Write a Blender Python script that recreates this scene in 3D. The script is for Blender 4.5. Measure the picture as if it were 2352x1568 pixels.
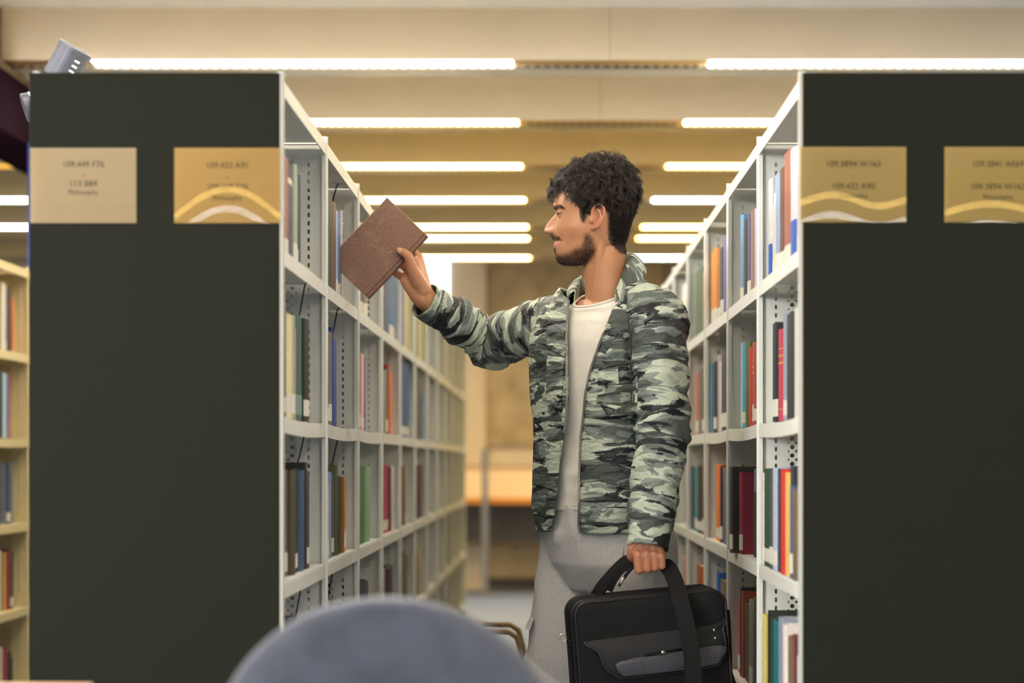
import bpy, bmesh, math, random
import numpy as np
from mathutils import Vector, Matrix

for _o in list(bpy.data.objects):
    bpy.data.objects.remove(_o)
SC = bpy.context.scene
COL = SC.collection
rnd = random.Random(7)
PI = math.pi

# ------------------------------------------------------------------ camera
# measured on the photograph (2352 x 1568): vanishing point at (1257, 1060), 85 mm lens
F = 85.0 / 36.0 * 2352.0
VX, VY, CAMZ = 1257.0, 1060.0, 1.10
cam_d = bpy.data.cameras.new('camera')
cam_d.lens = 85.0
cam_d.sensor_width = 36.0
cam_d.shift_x = -(VX - 1176.0) / 2352.0
cam_d.shift_y = (VY - 784.0) / 2352.0
cam_d.dof.use_dof = True
cam_d.dof.focus_distance = 5.72
cam_d.dof.aperture_fstop = 2.8
cam = bpy.data.objects.new('camera', cam_d)
cam.location = (0, 0, CAMZ)
cam.rotation_euler = (PI / 2, 0, 0)
COL.objects.link(cam)
SC.camera = cam

# ------------------------------------------------------------------ light and exposure
SC.view_settings.view_transform = 'Standard'
SC.view_settings.look = 'None'
SC.view_settings.gamma = 1.0
SC.view_settings.use_curve_mapping = False
SC.view_settings.exposure = 0.82
LAMP = 20.0
WORLD = 0.28
world = bpy.data.worlds.new('world')
SC.world = world
world.use_nodes = True
world.node_tree.nodes['Background'].inputs[0].default_value = (1.0, 0.98, 0.95, 1)
world.node_tree.nodes['Background'].inputs[1].default_value = WORLD

def area(name, loc, target, sx, sy, power, color):
    l = bpy.data.lights.new(name, 'AREA')
    l.shape = 'RECTANGLE'
    l.size, l.size_y = sx, sy
    l.energy = power
    l.color = color
    o = bpy.data.objects.new(name, l)
    o.location = loc
    o.rotation_euler = (Vector(target) - Vector(loc)).to_track_quat('-Z', 'Y').to_euler()
    COL.objects.link(o)
    return o
# daylight from the window front behind and to the left of the photographer
area('window_daylight', (-4.5, -1.2, 2.2), (0.1, 5.7, 1.3), 2.2, 1.5, 255, (1.0, 0.97, 0.93))

# added unseen fill light from the left, aimed at the man's face
area('face_fill', (-6.0, 4.6, 2.72), (0.0, 5.75, 1.62), 4.0, 0.3, 185, (1.0, 0.97, 0.93))

# ------------------------------------------------------------------ helpers
def P(x, y, d):
    """photograph pixel at distance d -> world point"""
    return Vector(((x - VX) * d / F, d, CAMZ + (VY - y) * d / F))

def lin(h):
    h = h.lstrip('#')
    out = []
    for k in (0, 2, 4):
        c = int(h[k:k + 2], 16) / 255.0
        out.append(c / 12.92 if c <= 0.04045 else ((c + 0.055) / 1.055) ** 2.4)
    return tuple(out) + (1.0,)

_M = {}
def mat(name, color, rough=0.6, metal=0.0, noise=0.0, nscale=40.0, bump=0.0, bscale=200.0, spec=0.5, emit=0.0,
        stretch=(1, 1, 1), coat=0.0, sheen=0.0):
    if name in _M:
        return _M[name]
    m = bpy.data.materials.new(name)
    m.use_nodes = True
    nt = m.node_tree
    b = nt.nodes['Principled BSDF']
    c = lin(color) if isinstance(color, str) else tuple(color)
    b.inputs['Base Color'].default_value = c
    b.inputs['Roughness'].default_value = rough
    b.inputs['Metallic'].default_value = metal
    b.inputs['Specular IOR Level'].default_value = spec
    b.inputs['Coat Weight'].default_value = coat
    b.inputs['Sheen Weight'].default_value = sheen
    if emit:
        b.inputs['Emission Color'].default_value = c
        b.inputs['Emission Strength'].default_value = emit
    if noise or bump:
        tc = nt.nodes.new('ShaderNodeTexCoord')
        mp = nt.nodes.new('ShaderNodeMapping')
        mp.inputs['Scale'].default_value = stretch
        nt.links.new(tc.outputs['Object'], mp.inputs['Vector'])
    if noise:
        n = nt.nodes.new('ShaderNodeTexNoise')
        n.inputs['Scale'].default_value = nscale
        n.inputs['Detail'].default_value = 5
        nt.links.new(mp.outputs['Vector'], n.inputs['Vector'])
        r = nt.nodes.new('ShaderNodeValToRGB')
        r.color_ramp.elements[0].position = 0.3
        r.color_ramp.elements[1].position = 0.7
        r.color_ramp.elements[0].color = tuple(max(0, v * (1 - noise)) for v in c[:3]) + (1,)
        r.color_ramp.elements[1].color = tuple(min(1, v * (1 + noise) + 0.02 * noise) for v in c[:3]) + (1,)
        nt.links.new(n.outputs['Fac'], r.inputs['Fac'])
        nt.links.new(r.outputs['Color'], b.inputs['Base Color'])
    if bump:
        n2 = nt.nodes.new('ShaderNodeTexNoise')
        n2.inputs['Scale'].default_value = bscale
        n2.inputs['Detail'].default_value = 3
        nt.links.new(mp.outputs['Vector'], n2.inputs['Vector'])
        bp = nt.nodes.new('ShaderNodeBump')
        bp.inputs['Strength'].default_value = bump
        bp.inputs['Distance'].default_value = 0.002
        nt.links.new(n2.outputs['Fac'], bp.inputs['Height'])
        nt.links.new(bp.outputs['Normal'], b.inputs['Normal'])
    _M[name] = m
    return m

class MB:
    """collects boxes, tubes and lofts into one mesh"""
    def __init__(self):
        self.v, self.f = [], []
    def add(self, vs, fs):
        n = len(self.v)
        self.v += [tuple(p) for p in vs]
        self.f += [tuple(i + n for i in f) for f in fs]
        return self
    def box(self, x0, x1, y0, y1, z0, z1):
        vs = [(x, y, z) for z in (z0, z1) for y in (y0, y1) for x in (x0, x1)]
        return self.add(vs, [(0, 2, 3, 1), (4, 5, 7, 6), (0, 1, 5, 4), (2, 6, 7, 3), (0, 4, 6, 2), (1, 3, 7, 5)])
    def rings(self, rings, cap=True, closed=True):
        n = len(rings[0])
        vs = [p for r in rings for p in r]
        fs = []
        for i in range(len(rings) - 1):
            for j in range(n if closed else n - 1):
                k = (j + 1) % n
                fs.append((i * n + j, i * n + k, (i + 1) * n + k, (i + 1) * n + j))
        if cap and closed:
            fs.append(tuple(range(n - 1, -1, -1)))
            fs.append(tuple(range((len(rings) - 1) * n, len(rings) * n)))
        return self.add(vs, fs)
    def tube(self, pts, r, n=8, cap=True, flat=None):
        pts = [Vector(p) for p in pts]
        rs = r if isinstance(r, (list, tuple)) else [r] * len(pts)
        rings, up = [], None
        for i, p in enumerate(pts):
            t = (pts[min(i + 1, len(pts) - 1)] - pts[max(i - 1, 0)]).normalized()
            if up is None:
                up = Vector((0, 0, 1)) if abs(t.z) < 0.9 else Vector((1, 0, 0))
                up = (up - t * up.dot(t)).normalized()
            else:
                up = (up - t * up.dot(t)).normalized()
            s = t.cross(up)
            fa, fb = flat if flat else (1, 1)
            rings.append([p + (s * math.cos(a) * fa + up * math.sin(a) * fb) * rs[i] for a in [2 * PI * k / n for k in range(n)]])
        return self.rings(rings, cap)
    def capsule(self, p, q, r0, r1, n=18, m=6):
        """tapered capsule, closed"""
        p, q = Vector(p), Vector(q)
        t = (q - p)
        L = t.length
        t = t.normalized() if L > 1e-6 else Vector((0, 0, 1))
        up = Vector((0, 0, 1)) if abs(t.z) < 0.9 else Vector((1, 0, 0))
        up = (up - t * up.dot(t)).normalized()
        s = t.cross(up)
        rings = []
        for k in range(m):
            a = PI / 2 * (1 - (k + 0.15) / m)
            rings.append((p - t * r0 * math.sin(a), r0 * math.cos(a)))
        rings.append((p, r0)); rings.append((q, r1))
        for k in range(m):
            a = PI / 2 * ((k + 0.85) / m)
            rings.append((q + t * r1 * math.sin(a), r1 * math.cos(a)))
        R = [[c + (s * math.cos(a) + up * math.sin(a)) * rr for a in [2 * PI * k / n for k in range(n)]] for c, rr in rings]
        return self.rings(R)
    def ellipsoid(self, c, rx, ry, rz, n=20, m=12, M=None):
        c = Vector(c)
        R = []
        for i in range(m):
            a = -PI / 2 + PI * (i + 0.25) / (m - 0.5)
            ring = []
            for k in range(n):
                b = 2 * PI * k / n
                p = Vector((rx * math.cos(a) * math.cos(b), ry * math.cos(a) * math.sin(b), rz * math.sin(a)))
                ring.append(c + (M @ p if M else p))
            R.append(ring)
        return self.rings(R)
    def mesh(self, name):
        me = bpy.data.meshes.new(name)
        me.from_pydata(self.v, [], self.f)
        bm = bmesh.new(); bm.from_mesh(me)
        bmesh.ops.recalc_face_normals(bm, faces=bm.faces)
        bm.to_mesh(me); bm.free()
        return me
    def build(self, name, m=None, parent=None, smooth=False, bevel=0.0, seg=2):
        me = self.mesh(name)
        return link(name, me, m, parent, smooth, bevel, seg)

def link(name, me, m=None, parent=None, smooth=False, bevel=0.0, seg=2):
    o = bpy.data.objects.new(name, me)
    if m and not me.materials:
        me.materials.append(m)
    if smooth:
        me.polygons.foreach_set('use_smooth', [True] * len(me.polygons))
    COL.objects.link(o)
    if parent is not None:
        o.parent = parent
    if bevel:
        b = o.modifiers.new('bevel', 'BEVEL'); b.width = bevel; b.segments = seg; b.limit_method = 'ANGLE'
    return o

def thing(name, label, cat, loc=(0, 0, 0), group=None):
    o = bpy.data.objects.new(name, None)
    o.empty_display_size = 0.05
    o.location = loc
    COL.objects.link(o)
    tag(o, label, cat, group)
    return o

def tag(o, label, cat, group=None):
    o['label'] = label; o['category'] = cat
    if group:
        o['group'] = group
    return o

def struct(o, label=None):
    o['kind'] = 'structure'
    if label:
        o['label'] = label
    return o

def child(o, parent):
    o.parent = parent
    o.matrix_parent_inverse = Matrix.Identity(4)
    return o

ORD = ['zeroth', 'first', 'second', 'third', 'fourth', 'fifth', 'sixth', 'seventh', 'eighth', 'ninth', 'tenth', 'eleventh', 'twelfth', 'thirteenth', 'fourteenth']

# ------------------------------------------------------------------ room shell
m_carpet = mat('carpet', '#7b88a6', 0.95, noise=0.25, nscale=260, bump=0.6, bscale=700)
m_ceil = mat('ceiling_paint', '#f0eeec', 0.8)
m_cream = mat('cream_board', '#f0dfc2', 0.6, noise=0.03, nscale=3)
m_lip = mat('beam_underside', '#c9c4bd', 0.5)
m_gold = mat('gold_reflector', '#c9a046', 0.3, metal=0.6)
m_wall = mat('wall_paint', '#e2d3b6', 0.8, noise=0.03, nscale=2)
m_darkwood = mat('dark_fascia', '#2a1c26', 0.95, spec=0.0)
m_brownfascia = mat('brown_fascia', '#8c7a66', 0.9, spec=0.05)

struct(MB().box(-9, 9, -10, 21.4, -0.1, 0).build('floor', m_carpet))
struct(MB().box(-9, 9, -10, 21.4, 2.906, 3.0).build('ceiling', m_ceil))
WB = 21.0
struct(MB().box(-9, 9, WB, WB + 0.15, 0, 2.906).build('wall_back', m_wall))
struct(MB().box(-9.15, -9, -10, WB, 0, 2.906).build('wall_left', m_wall))
struct(MB().box(9, 9.15, -10, WB, 0, 2.906).build('wall_right', m_wall))

# ceiling beams: hollow boards across the room, lamps set in their undersides
ZB = 2.70
beam_y = [-8.3, -6.9] + [9.63 + 1.69 * k for k in range(-6, 5)] + [17.25, 18.9]
beam_y[12] = 16.4
m_lampn = mat('lamp_neutral', (1, 0.89, 0.71, 1), emit=LAMP)
m_lampw = mat('lamp_white', (1, 0.72, 0.28, 1), emit=LAMP)
m_lampc = mat('lamp_cool', (0.86, 0.98, 1.0, 1), emit=LAMP)
m_lampy = mat('lamp_warm', (1.0, 0.66, 0.18, 1), emit=LAMP)
m_lampd = mat('lamp_unlit_glow', (1.0, 0.55, 0.06, 1), emit=0.7)  # unlit strip: the light it reflects is put in as a weak glow
lamp_runs = [(-4.37, -2.70), (-1.82, -0.14), (0.65, 2.32), (3.0, 4.67)]
RUN = ['far left run', 'run left of the gap', 'run right of the gap', 'far right run']
tooth = MB()
R_ = [[(x, y, z) for x, z in ((-0.017, -0.010), (0.017, -0.010), (0.004, -0.0005), (-0.004, -0.0005))] for y in (0.0, 0.004)]
tooth.rings(R_)
tooth_me = tooth.mesh('louvre_tooth')
m_tooth = mat('louvre_dark', '#4a4638', 0.6)
tooth_me.materials.append(m_tooth)
lamp_col = {0: 'cccc', 1: 'yyyy', 8: 'wwww', 9: 'wwww', 10: 'dwyw', 11: 'cwcw', 12: 'cwyw', 13: 'ywyw', 14: 'wwcw'}
for k, y in enumerate(beam_y):
    vis = k >= 8
    n = k - 7
    nm = 'ceiling_beam'
    b = MB().box(-8.9, 8.9, y, y + 0.02, ZB, 2.906).build(nm, m_cream if k < 10 else mat('cream_board_lamplit', '#e0c48c', 0.6, noise=0.03, nscale=3))  # same cream boards; warm lamplight put into the colour of the far ones
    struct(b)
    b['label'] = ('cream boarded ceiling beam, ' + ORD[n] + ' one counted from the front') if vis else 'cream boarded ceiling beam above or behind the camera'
    x = -8.8
    MB().box(-8.9, 8.9, y + 0.178, y + 0.40, ZB - 0.002, ZB + 0.01).box(-8.9, 8.9, y + 0.38, y + 0.40, ZB, 2.906).build('underside', m_lip if n <= 1 else mat('underside_shaded', '#b9a67a', 0.5), b)  # missing window light put into the darker colour past the first underside
    g = MB()
    edges = [-8.9] + [e for r in (lamp_runs if k > 1 else [(-4.6, -0.2), (-0.1, 4.8)]) for e in r] + [8.9]
    for i in range(0, len(edges), 2):
        g.box(edges[i], edges[i + 1], y + 0.02, y + 0.178, ZB + 0.006, ZB + 0.016)
    g.build('reflector', m_gold, b)
    if vis:   # joints of the cream boards
        MB().box(0.248, 0.252, y - 0.0008, y + 0.001, ZB, 2.906).box(-2.2, -2.194, y - 0.0015, y + 0.001, ZB, 2.906).build('board_joint', mat('joint_line', '#cdb690', 0.8), b)
    MB().box(-4.6, 4.8, y + 0.130, y + 0.134, ZB - 0.0135, ZB - 0.0095).build('louvre_rail', m_tooth, b)
    if k == 8:
        for i in range(112):
            o = link('louvre_tooth', tooth_me, None, b)
            o.location = (-2.2 + 0.04 * i, y + 0.130, ZB)
    elif vis:
        t = MB()
        for i in range(0, 112):
            t.add([(px - 2.2 + 0.04 * i, py + y + 0.130, pz + ZB) for px, py, pz in tooth.v], tooth.f)
        o = t.build('louvre_teeth', m_tooth, b); o['kind'] = 'stuff'
    for j, (x0, x1) in enumerate(lamp_runs if k > 1 else [(-4.6, -0.2), (-0.1, 4.8)]):
        if k >= 13 and j == 0: continue
        c = lamp_col.get(k, 'wwww')[j]
        lm = {'w': m_lampw if vis and k > 8 else m_lampn, 'c': m_lampc, 'y': m_lampy, 'd': m_lampd}[c]
        o = MB().box(x0, x1, y + 0.022, y + 0.176, ZB + 0.001, ZB + 0.02).build('strip_light', lm)
        if vis:
            tag(o, {'w': 'white', 'c': 'cool white', 'y': 'yellowish', 'd': 'unlit yellow'}[c] + ' strip light under the ' + ORD[n] + ' ceiling beam, ' + RUN[j], 'ceiling light', 'strip lights under the ceiling beams')
        else:
            tag(o, 'white strip light overhead, ' + ORD[k + 1] + ' beam from the rear, ' + (RUN[j] if k > 1 else ('left half', 'right half')[j]), 'ceiling light', 'strip lights overhead')

# long dark downstand at the left
b = MB().box(-2.40, -2.161, 9.5 - 0.06, 20.9, 2.42, 2.66).build('beam_downstand', m_darkwood); struct(b)
MB().box(-2.40, -2.161, 9.5 - 0.06, 20.9, 2.66, 2.69).box(-2.40, -2.17, 9.5 - 0.06, 9.62, 2.66, 2.90).build('fascia', m_brownfascia, b)
# blue post beyond the left bookcase row
struct(MB().box(-2.147, -1.98, 10.0, 10.2, 0, 2.42).build('column', mat('blue_paint', '#16308c', 0.5)))

# ------------------------------------------------------------------ back of the room
def wx(x, d): return (x - VX) * d / F
def wz(y, d): return CAMZ + (VY - y) * d / F
w = struct(MB().box(-2.3, -0.85, WB - 0.01, WB + 0.0, wz(880, WB), wz(585, WB)).build('window_1', mat('window_glow', (0.96, 0.98, 1, 1), emit=3.2)))
MB().box(-2.36, -0.80, WB - 0.05, WB, wz(900, WB), wz(880, WB)).box(-0.86, -0.81, WB - 0.05, WB, wz(880, WB), wz(580, WB)).box(-1.52, -1.48, WB - 0.05, WB, wz(880, WB), wz(580, WB)).build('window_frame', mat('window_frame', '#dcd8cc', 0.5), w)
struct(MB().box(wx(1040, 20.9), wx(1116, 20.9), 20.85, WB, 0, 2.906).build('pilaster', mat('pilaster', '#dcc9a8', 0.7)))
pb = MB().box(wx(1116, 20.95), 1.0, 20.93, WB - 0.001, wz(1022, 20.95), 2.80).build('pinboard', mat('pin_felt', '#b9a47c', 0.95, noise=0.22, nscale=5, bump=0.3, bscale=60), bevel=0.004)
tag(pb, 'mottled beige felt pinboard high on the far wall', 'pinboard')
struct(MB().box(1.0, 1.14, 20.9, WB, 0, 2.906).build('trim_1', mat('trim_brown', '#8f7c62', 0.6)))
struct(MB().box(-9, 9, 20.96, WB, 0.10, 0.46).build('trim_2', mat('lower_panel', '#c9b083', 0.6)))
struct(MB().box(-9, 9, 20.94, WB, 0.0, 0.10).build('baseboard_back', mat('baseboard', '#4a4238', 0.6)))
# desk along the far wall
dk = thing('study_desk', 'long study desk with orange-edged top and cream screen at the far wall', 'desk', (0, 20.4, 0))
def loc(mb, name, m, parent, **k):
    o = mb.build(name, m, None, **k)
    o.parent = parent
    o.matrix_parent_inverse = Matrix.Translation(-parent.location)
    return o
loc(MB().box(-1.5, 1.6, 19.95, 20.75, 0.765, 0.80), 'desk_top', mat('desk_wood', '#cfae7c', 0.5), dk, bevel=0.004)
loc(MB().box(-1.5, 1.6, 19.935, 19.955, 0.755, 0.80), 'front_edge', mat('desk_edge', '#d98a2a', 0.5), dk)
loc(MB().box(-1.5, 1.6, 20.30, 20.34, 0.801, 1.05), 'screen', mat('screen_cream', '#eed5b0', 0.8), dk)
loc(MB().box(-1.5, 1.6, 20.28, 20.36, 1.05, 1.065), 'screen_rail', mat('rail_brown', '#b08a60', 0.6), dk)
loc(MB().box(-1.5, 1.6, 20.45, 20.47, 0.42, 0.764), 'modesty_panel', mat('modesty', '#5c5650', 0.7), dk)
for x in (-1.45, 0.5, 1.5):
    loc(MB().box(x, x + 0.05, 20.0, 20.7, 0.0, 0.764), 'leg', mat('desk_leg', '#6d6552', 0.5), dk)
ps = thing('partition_post', 'slim grey metal post standing in front of the far desk', 'post', (wx(1114, 19.85), 19.85, 0))
MB().box(-0.026, 0.026, -0.02, 0.02, 0.02, 1.2).build('shaft', mat('post_grey', '#77777d', 0.5), ps, bevel=0.004)
MB().box(-0.09, 0.09, -0.07, 0.07, 0.0, 0.02).build('foot_plate', mat('post_grey', '#77777d'), ps, bevel=0.004)

# ------------------------------------------------------------------ bookcases
m_white = mat('shelf_white', '#d6d8d2', 0.42, noise=0.02, nscale=6)
m_panel = mat('dark_panel', '#191b12', 0.6, noise=0.05, nscale=900, spec=0.10)
m_back = mat('case_back', '#8b8a80', 0.7)
BAY, Y0 = 0.90, 4.45
DEP = 0.461
LEV = [1.808, 1.494, 1.185, 0.875, 0.565, 0.26, 0.085]
PITCH = 0.0185

def divider_mesh():
    """steel side sheet with a column of slots and four columns of round holes punched through"""
    mb = MB()
    z0, z1 = 0.03, 1.80
    def q(a, b, c, d): mb.add([(-a, 0, c), (-b, 0, c), (-b, 0, d), (-a, 0, d)], [(0, 1, 2, 3)])
    s0, s1 = 0.0275, 0.0325
    cols = [0.066 + 0.019 * i for i in range(4)]
    h = 0.0095
    rows = int((z1 - z0 - 0.04) / PITCH)
    zb = z0 + 0.02
    zt = zb + rows * PITCH
    cx = [(c - h, c + h) for c in cols]
    q(0.0, s0, z0, z1); q(s1, cx[0][0], z0, z1); q(cx[-1][1], DEP, z0, z1)
    q(s0, s1, z0, zb); q(s0, s1, zt, z1); q(cx[0][0], cx[-1][1], z0, zb); q(cx[0][0], cx[-1][1], zt, z1)
    for r in range(rows):
        a = zb + r * PITCH
        q(s0, s1, a + 0.0095, a + PITCH)
        for (c0, c1) in cx:
            c, zc, rad = (c0 + c1) / 2, a + PITCH / 2, 0.0050
            outer, inner = [], []
            for k in range(12):
                t = 2 * PI * k / 12
                inner.append((-(c + rad * math.cos(t)), 0, zc + rad * math.sin(t)))
                m_ = max(abs(math.cos(t)), abs(math.sin(t)))
                outer.append((-(c + h * math.cos(t) / m_), 0, zc + PITCH / 2 * math.sin(t) / m_))
            mb.add(outer + inner, [(k, (k + 1) % 12, 12 + (k + 1) % 12, 12 + k) for k in range(12)])
    me = bpy.data.meshes.new('divider')
    me.from_pydata(mb.v, [], mb.f)
    me.materials.append(m_white)
    return me
DIV = divider_mesh()
# front edge of an upright (half-round) on both faces
_up = MB()
for c in (0.0, -DEP):
    sgn = 1 if c == 0 else -1
    prof = [(c - 0.012 * sgn, -0.011), (c - 0.003 * sgn, -0.011), (c, -0.008), (c + 0.001 * sgn, 0), (c, 0.008), (c - 0.003 * sgn, 0.011), (c - 0.012 * sgn, 0.011)]
    _up.rings([[(x, y, z) for x, y in prof] for z in (0.0, 1.818)])
UPR = _up.mesh('upright'); UPR.materials.append(m_white)
def shelf_mesh(sag):
    mb = MB()
    n = 8
    L = BAY - 0.024
    for (x0, x1, za, zb) in ((-0.004, -DEP + 0.004, -0.004, 0.0), (-0.003, -0.006, -0.030, -0.0035), (-DEP + 0.003, -DEP + 0.006, -0.030, -0.0035)):
        R = []
        for i in range(n + 1):
            t = i / n
            dz = -sag * 4 * t * (1 - t)
            y = 0.012 + L * t
            R.append([(x0, y, za + dz), (x1, y, za + dz), (x1, y, zb + dz), (x0, y, zb + dz)])
        mb.rings(R)
    me = mb.mesh('shelf'); me.materials.append(m_white)
    return me
SHELF = [shelf_mesh(0.0), shelf_mesh(0.005)]

_tint = {}
def tinted(me, m):
    if m is None: return me
    k = (me.name, m.name)
    if k not in _tint:
        _tint[k] = me.copy(); _tint[k].materials[0] = m
    return _tint[k]
def bookcase(label, fx, s, y0, nbay, end_near=True, case_mat=None):
    """fx: x of the aisle face; s = +1 when that face looks to +x"""
    root = thing('bookcase', label, 'bookcase', (fx, y0, 0))
    rot = 0 if s > 0 else PI
    def put(nm, me, x, y, z):
        o = link(nm, tinted(me, case_mat), None, root)
        o.location = (x, y, z)
        if rot: o.rotation_euler = (0, 0, rot)
        return o
    for i in range(nbay + 1):
        put('upright', UPR, 0, i * BAY + (0.012 if i == 0 else 0), 0)
        if i > 0 or not end_near:
            put('divider', DIV, -s * 0.012, i * BAY, 0)
    for i in range(nbay):
        yy = i * BAY if s > 0 else (i + 1) * BAY
        for j, z in enumerate(LEV):
            put('shelf', SHELF[1 if j == 2 and i < 3 else 0], 0, yy, z)
    MB().box(-s * 0.2285, -s * 0.2325, 0.012, nbay * BAY, 0.09, 1.80).build('back_sheet', m_back, root)
    if end_near:
        MB().box(-s * 0.004, -s * (DEP + 0.002), -0.022, 0.0, 0.0, 1.8125).build('end_panel', m_panel, root, bevel=0.0015)
        MB().box(s * 0.0015, -s * 0.0035, -0.0225, 0.002, 0.0, 1.8125).build('edge_trim', mat('edge_trim', '#a9a89e', 0.6), root)
    MB().box(-s * 0.03, -s * (DEP - 0.03), 0.02, nbay * BAY, 0.0, 0.08).build('plinth', m_panel, root)
    return root
FXL, FXR, FX3 = -0.486, 0.464, -1.915
bookcase('white steel bookcase with dark end panel at the left of the man', FXL, 1, Y0, 11)
bookcase('white steel bookcase with dark end panel at the right of the man', FXR, -1, Y0, 11)
bookcase('cream steel bookcase seen past the left edge of the left dark panel', FX3, 1, Y0 + 3 * BAY, 3, end_near=False, case_mat=mat('shelf_cream', '#d6c594', 0.45))  # yellower material on this case alone
# ------------------------------------------------------------------ books
m_page = mat('book_pages', '#d9cfb8', 0.9, noise=0.08, nscale=300, stretch=(1, 1, 0.05))
m_tag = mat('spine_label', '#d2d0c6', 0.6)
NAMES = [('black', (0.02, 0.02, 0.02)), ('dark grey', (0.07, 0.07, 0.07)), ('grey', (0.25, 0.25, 0.25)), ('white', (0.78, 0.78, 0.78)), ('cream', (0.65, 0.58, 0.36)),
         ('navy', (0.015, 0.02, 0.06)), ('blue', (0.03, 0.1, 0.32)), ('light blue', (0.28, 0.38, 0.55)), ('teal', (0.015, 0.12, 0.13)), ('dark green', (0.02, 0.07, 0.04)),
         ('green', (0.06, 0.17, 0.09)), ('light green', (0.22, 0.38, 0.19)), ('olive', (0.1, 0.11, 0.04)), ('yellow', (0.65, 0.55, 0.15)), ('orange', (0.7, 0.22, 0.02)),
         ('brown', (0.1, 0.06, 0.035)), ('rust brown', (0.28, 0.09, 0.05)), ('taupe', (0.15, 0.12, 0.1)), ('red', (0.5, 0.04, 0.04)), ('maroon', (0.1, 0.01, 0.03)),
         ('pink', (0.6, 0.3, 0.3)), ('mauve', (0.35, 0.3, 0.33)), ('lilac', (0.45, 0.35, 0.6)), ('purple', (0.07, 0.05, 0.2)), ('cyan', (0.03, 0.35, 0.6)), ('tan', (0.4, 0.27, 0.17))]
def cname(h):
    c = lin(h)
    return min(NAMES, key=lambda n: sum((math.sqrt(a) - math.sqrt(b)) ** 2 for a, b in zip(n[1], c)))[0]

def book_parts(root, t, h, w, color, s, tagged=False, band=None, block=None, flat=False, worn=False):
    """a (thickness, along y), b (depth from the spine), z up; flat = lying with the spine to the aisle"""
    def T(a, b, z):
        if flat:
            return (-s * b, z, a)
        return (-s * b, a, z)
    m = mat('cloth_' + color + ('w' if worn else ''), color, 0.55, noise=0.45 if worn else 0.10, nscale=30 if worn else 90, bump=0.15, bscale=900)
    bd = min(0.0025, t * 0.25)
    bul = min(0.004, t * 0.18)
    outer = [(0, w), (0, 0.005), (t * 0.10, bul * 0.55), (t * 0.3, bul * 0.12), (t * 0.5, 0), (t * 0.7, bul * 0.12), (t * 0.9, bul * 0.55), (t, 0.005), (t, w)]
    inner = [(bd, w), (bd, 0.006 + bd), (t * 0.2, 0.003 + bd), (t * 0.35, bd + 0.002), (t * 0.5, bd + 0.002), (t * 0.65, bd + 0.002), (t * 0.8, 0.003 + bd), (t - bd, 0.006 + bd), (t - bd, w)]
    n = len(outer)
    vs, fs = [], []
    for z in (0, h):
        vs += [T(a, b, z) for a, b in outer] + [T(a, b, z) for a, b in inner]
    N = 2 * n
    for i in range(n - 1):
        fs += [(i, i + 1, N + i + 1, N + i), (n + i, N + n + i, N + n + i + 1, n + i + 1), (i, n + i, n + i + 1, i + 1), (N + i, N + i + 1, N + n + i + 1, N + n + i)]
    fs += [(0, N, N + n, n), (n - 1, 2 * n - 1, N + 2 * n - 1, N + n - 1)]
    MB().add(vs, fs).build('cover', m, root)
    pg = MB()
    pg.add([T(a, b, z) for z in (0.003, h - 0.004) for a, b in ((bd + 0.0002, 0.008), (bd + 0.0002, w - 0.004), (t - bd - 0.0002, w - 0.004), (t - bd - 0.0002, 0.008))],
           [(0, 1, 2, 3), (4, 7, 6, 5), (0, 4, 5, 1), (1, 5, 6, 2), (2, 6, 7, 3), (3, 7, 4, 0)])
    pg.build('page_block', m_page, root)
    def patch(nm, z0, z1, m_, i0=1, i1=7):
        o = [(a, b - 0.0005) for a, b in outer[i0:i1 + 1]]
        k = len(o)
        if i0 <= 1: o[0] = (o[0][0] - 0.0004, o[0][1])
        if i1 >= 7: o[-1] = (o[-1][0] + 0.0004, o[-1][1])
        MB().add([T(a, b, z) for z in (z0, z1) for a, b in o], [(i, i + 1, k + i + 1, k + i) for i in range(k - 1)]).build(nm, m_, root)
    if tagged:
        patch('spine_label', 0.010, 0.010 + rnd.uniform(0.026, 0.040), m_tag)
    if band:
        for z0, z1, c in band:
            patch('title_band', h * z0, h * z1, mat('band_' + c, c, 0.5))
    if block:
        z0, z1, c = block
        patch('spine_block', h * z0, h * z1, mat('band_' + c, c, 0.5))

CASES = {'L': (FXL, 1, Y0, 'left bookcase'), 'R': (FXR, -1, Y0, 'right bookcase'), 'C': (FX3, 1, Y0, 'far left cream bookcase')}
BAYN = ['', 'nearest bay', 'second bay', 'third bay', 'fourth bay', 'fifth bay', 'sixth bay', 'seventh bay', 'eighth bay', 'ninth bay', 'tenth bay', 'last bay']
SHN = ['', 'top shelf', 'second shelf', 'third shelf', 'fourth shelf', 'fifth shelf']
def cname_or(c): return cname(c)
def bk(case, bay, sh, ya, yb, h, color, idx, rec=0.02, w=None, **kw):
    fx, s, y0, cn = CASES[case]
    t = yb - ya
    z = LEV[sh]
    lab = '%s book, %s on %s, %s of %s' % (cname(color), ORD[min(idx, 14)], SHN[sh], BAYN[bay], cn)
    r = thing('book', lab, 'book', (fx - s * rec, ya, z + 0.0005), 'books on the %s of %s' % (SHN[sh], cn))
    book_parts(r, t, h, w or min(0.195, h * 0.72), color, s, **kw)
    return r
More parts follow.
